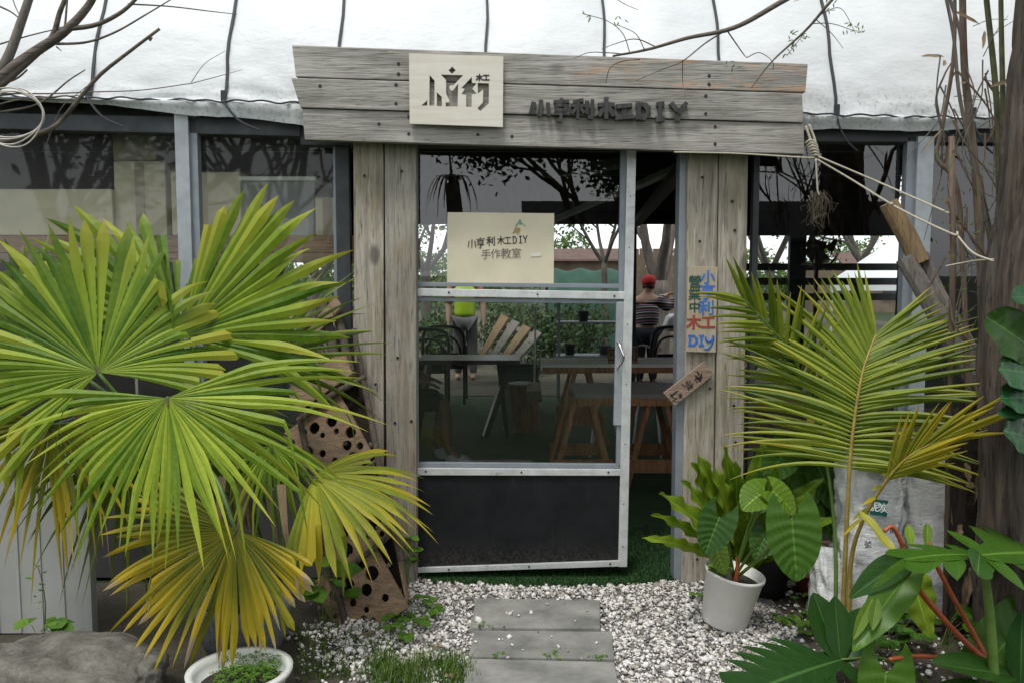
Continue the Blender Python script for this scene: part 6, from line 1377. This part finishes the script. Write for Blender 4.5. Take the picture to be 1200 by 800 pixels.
tl([(0, 110), (60, 110), (110, 108), (165, 106), (225, 98)], (.003, .0015)); tl([(225, 98), (255, 90), (284, 82)], (.0016, .0008)); tl([(224, 97), (240, 75), (264, 60)], (.0014, .0008)); tl([(0, 52), (20, 46), (60, 36), (80, 36)], (.003, .0015)); tl([(0, 8), (14, 15), (25, 24)], (.0035, .002)); tl([(0, 132), (45, 122), (80, 95), (100, 82)], (.004, .002))
tl([(0, 100), (20, 92), (32, 82)], (.004, .003)); tl([(-10, 125), (30, 116), (100, 112)], (.003, .0015)); tl([(76, 34), (78, 10), (80, -15)], (.004, .003)); tl([(12, -10), (18, 8), (24, 20)], (.002, .0015)); tl([(66, 55), (72, 60)], (.0025, .0015)); tl([(54, 170), (70, 130), (85, 115), (110, 95)], (.0018, .001))
wc = thing('wire_coil', 'coil of pale wire hanging from a branch at the upper left', 'wire coil', P(10, 160, TB-.03))
for k in range(4):
    cx_, cy_, rx, ry = 8+k*1.5, 132+k*2.5, 42-k*1.5, 29+k*1.2; MB().tube([P(cx_+rx*math.cos(a)+2*math.sin(a*3+k), cy_+ry*math.sin(a)+1.5*math.sin(a*2+k*2), TB-.03-.008*k) for a in [i*2*math.pi/48 for i in range(49)]], .0028, 6, caps=False).build('loop', 'wire', wc, smooth=True)

# ================================================================== LEFT FOREGROUND THINGS
# white ribbed panel
wp = thing('ribbed_fence', 'white ribbed sheet panel standing behind the boulder at the left', 'panel', (P(30, 740, -.62).x, -.62, 0)); x1 = P(106, 640, -.62).x; x0 = x1-1.3; zt = P(60, 505, -.62).z
MB().box(((x0+x1)/2, -.60, zt/2), (x1-x0, .03, zt)).build('sheet', 'white_panel', wp)
for k in range(14): MB().box((x1-.03-k*.095, -.617, zt/2), (.012, .008, zt*.99)).build('rib', 'white_panel', wp, bevel=.002)
MB().box((x1-.012, -.605, zt/2), (.022, .05, zt*1.005)).build('edge_strip', 'white_panel', wp)
# boulder
from mathutils import noise as mnoise
g = MB(); bcn = P(62, 812, -1.22); bcn.z = .02
def bo(u, v):
    a, b = u*2*math.pi, (v-.5)*math.pi; d = V((math.cos(a)*math.cos(b), math.sin(a)*math.cos(b), math.sin(b))); r_ = 1+.10*fbm(d.x*2.2+1, d.y*2.2+d.z*3, 4)+.05*mnoise.fractal(d*3.1, 1.0, 2.1, 6)
    return bcn+V((d.x*.41*r_, d.y*.28*r_, math.copysign(abs(d.z)**.7, d.z)*.20*r_))
g.grid(bo, 150, 80); tag(g.build('boulder', 'boulder', smooth=True), 'rounded grey brown boulder in the lower left corner', 'boulder')
# planter of the palm and white pot
gp = thing('grey_planter', 'grey textured planter holding the fan palm', 'planter', (base_.x, -.82, 0)); MB().lathe([(0, .003), (.13, .004), (.175, .10), (.19, .20), (.185, .235), (.165, .235), (.16, .17), (0, .165)], (base_.x, -.82, 0), 36, wob=lambda a, z: 1+.012*math.sin(a*8+z*20)).build('pot', 'grey_pot', gp, smooth=True); MB().lathe([(0, .18), (.16, .175), (.15, .15)], (base_.x, -.82, 0), 24).build('soil', 'soil', gp)
wq = P(281, 783, -1.25); wpp = thing('white_pot', 'round white glazed pot of clover at the bottom of the picture', 'pot', (wq.x, wq.y, 0)); hz_ = wq.z
RR = 61*mpp(-1.25)
MB().lathe([(0, .003), (RR*.6, .004), (RR*.85, hz_*.5), (RR*.95, hz_*.85), (RR*1.02, hz_*.9), (RR*1.03, hz_), (RR*.90, hz_), (RR*.88, hz_*.85), (RR*.8, hz_*.6), (0, hz_*.6)], (wq.x, wq.y, 0), 48).build('pot', 'pot_white', wpp, smooth=True); MB().lathe([(0, hz_-.05), (RR*.86, hz_-.055), (RR*.8, hz_-.09)], (wq.x, wq.y, 0), 30).build('soil', 'soil', wpp)
cl = thing('clover', 'low green clover growing in the white pot', 'plant', (wq.x, wq.y, hz_-.05)); g = MB()
for k in range(260):
    a = rnd.uniform(0, 6.28); rr = RR*.75*math.sqrt(rnd.random()); c = V((wq.x+rr*math.cos(a)*.9+.02, wq.y+rr*math.sin(a)+.02, hz_-.05+rnd.uniform(.01, .05))); sg = rnd.random(); t0 = rnd.uniform(0, 6.28)
    for q in range(3):
        b_ = t0+q*2.094; L = rnd.uniform(.008, .013); d_ = V((math.cos(b_), math.sin(b_), rnd.uniform(-.1, .4))); e = V((-math.sin(b_), math.cos(b_), 0)); i4 = [g.add(c, 0, 0, sg), g.add(c+d_*L*.7+e*L*.5, .3, 0, sg), g.add(c+d_*L, .4, 0, sg), g.add(c+d_*L*.7-e*L*.5, .3, 0, sg)]; g.face(i4)
kind(g.build('clover_leaves', 'weed', cl, attr=True), 'stuff')
# insect hotel
ihY0, ihY1 = -.52, -.13
def H(a, b, off=0.0): return P(405+a*73-b*52, 755-a*50-b*262, lerp(ihY0, ihY1, b)-off)
ih = thing('insect_hotel', 'leaning insect hotel of brown boards drilled with round holes', 'insect hotel', H(.5, 0))
ex = (H(1, 0)-H(0, 0)); ey = (H(0, 1)-H(0, 0)); W_, Hh = ex.length, ey.length
def hplate(name, a0, a1, b0, b1, holes, mat='hotel_wood', off=.0, th=.016):
    Mx = frame(H(a0, b0, off), ex, ey); w_, h_ = (a1-a0)*W_, (b1-b0)*Hh; lp = [[(0, 0), (w_, 0), (w_, h_), (0, h_)]]
    used = []
    for k in range(400):
        if len(used) >= holes: break
        r = rnd.choice((.014, .018, .024, .028, .033)); x, y = rnd.uniform(r+.01, w_-r-.01), rnd.uniform(r+.01, h_-r-.01)
        if all((x-p)**2+(y-q)**2 > (r+s+.007)**2 for p, q, s in used): used.append((x, y, r))
    for x, y, r in used: lp.append(circ(x, y, r, 14, .03))
    o = place(curve_mesh(lp, th, name), name, mat, Mx, ih)
    return o, Mx, w_, h_
hplate('drilled_board', 0, 1, -.02, .30, 15); hplate('drilled_board', .02, 1, .31, .62, 15); hplate('drilled_board', 0, 1, .66, 1.0, 15)
def hbar(name, pts, r, mat='bark'): MB().tube(spline(pts, 12), r, 9).build(name, mat, ih)
hbar('side_branch', [H(1.03, .18, .02), H(.98, .5, .03), H(.99, .9, .02), H(1.0, 1.22, .02)], [.018, .011]); hbar('side_branch', [H(.06, .02, .02), H(.02, .5, .03), H(-.02, 1.0, .02)], [.016, .014]); hbar('cross_branch', [H(0, .31, .02), H(.5, .30, .03), H(1.02, .315, .02)], .013); hbar('cross_branch', [H(-.04, 1.01, .02), H(.5, 1.02, .03), H(1.04, 1.0, .02)], .015); hbar('cross_branch', [H(0, .64, .02), H(1, .64, .025)], .012)
Mx = frame(H(.0, 1.04, .02), ex, ey); place(curve_mesh([[(0, 0), (W_*.95, .0), (W_*.97, Hh*.12), (0, Hh*.12)]], .03, 'cross_board'), 'cross_board', 'hotel_wood', Mx, ih)
Mx = frame(H(.30, 1.28, .02), ex+V((0, 0, .05)), ey); place(curve_mesh([[(0, 0), (W_*.75, .03), (W_*.75, .09), (0, .06)]], .02, 'roof_board'), 'roof_board', 'hotel_wood', Mx, ih)
for k in range(5): a_ = .12+.18*k; hbar('log', [H(a_, 1.02, -.03), H(a_-.03, 1.38+.05*(k % 2), -.03)], .028 if k % 2 else .022)
MB().prism([H(0, .0, -.07), H(1, 0, -.07), H(1, 1.15, -.07), H(0, 1.15, -.07)], (0, .012, 0)).build('back_board', 'fibre', ih)
for k in range(30): a_, b_ = rnd.uniform(.08, .92), rnd.uniform(.04, .96); hbar('filling_stick', [H(a_, b_, -.012), H(a_+.01, b_+.005, -.06)], .009, 'drift_wood')
for s, (a0, a1) in enumerate(((0, .03), (.97, 1))): MB().prism([H(a0, 0, -.01), H(a1, 0, -.01), H(a1, 1.1, -.01), H(a0, 1.1, -.01)], (0, .065, 0)).build('side_board', 'hotel_wood', ih)
# grass tufts
CLUMP = [(rnd.uniform(425, 548), rnd.uniform(780, 812)) for k in range(22)]
g = MB()
for k in range(2600):
    c = (lambda q: G(q[0]+rnd.gauss(0, 10), q[1]+rnd.gauss(0, 7)))(rnd.choice(CLUMP)) if k < 1700 else G(rnd.uniform(345, 470), rnd.uniform(735, 800)); 
    h = rnd.uniform(.02, .095) if k < 1700 else rnd.uniform(.015, .05); a = rnd.uniform(0, 6.28); L = h*rnd.uniform(.2, .8); d_ = V((math.cos(a), math.sin(a), 0)); e = V((-math.sin(a), math.cos(a), 0))*rnd.uniform(.0012, .0024); sg = rnd.random()
    i0, i1 = g.add(c-e, 0, 0, sg), g.add(c+e, 0, 0, sg); m0, m1 = g.add(c+d_*L*.3+V((0, 0, h*.65))-e*.8, .5, 0, sg), g.add(c+d_*L*.3+V((0, 0, h*.65))+e*.8, .5, 0, sg); tp = g.add(c+d_*L+V((0, 0, h)), .9, 0, sg); g.face((i0, i1, m1, m0)); g.face((m0, m1, tp))
tag(kind(g.build('grass', 'grass', attr=True), 'stuff'), 'tuft of green grass at the bottom left of the stepping slabs', 'grass')
for k, (px, py, s_) in enumerate(((521, 791, .06), (425, 743, .05), (506, 755, .035))): l = blade(None, G(px, py, .05 if k == 0 else .02), G(px+rnd.uniform(8, 16), py+rnd.uniform(-4, 4), .03), (0, -.2, 1), s_*.5, 'dry_leaf', 'lance', 0, .4, .1, 2, seed=k, name='fallen_leaf'); tag(l, ['dry brown fallen leaf lying on the grass tuft', 'fallen brown leaf at the foot of the insect hotel', 'small fallen leaf on the gravel left of the slabs'][k], 'leaf', 'fallen leaves')
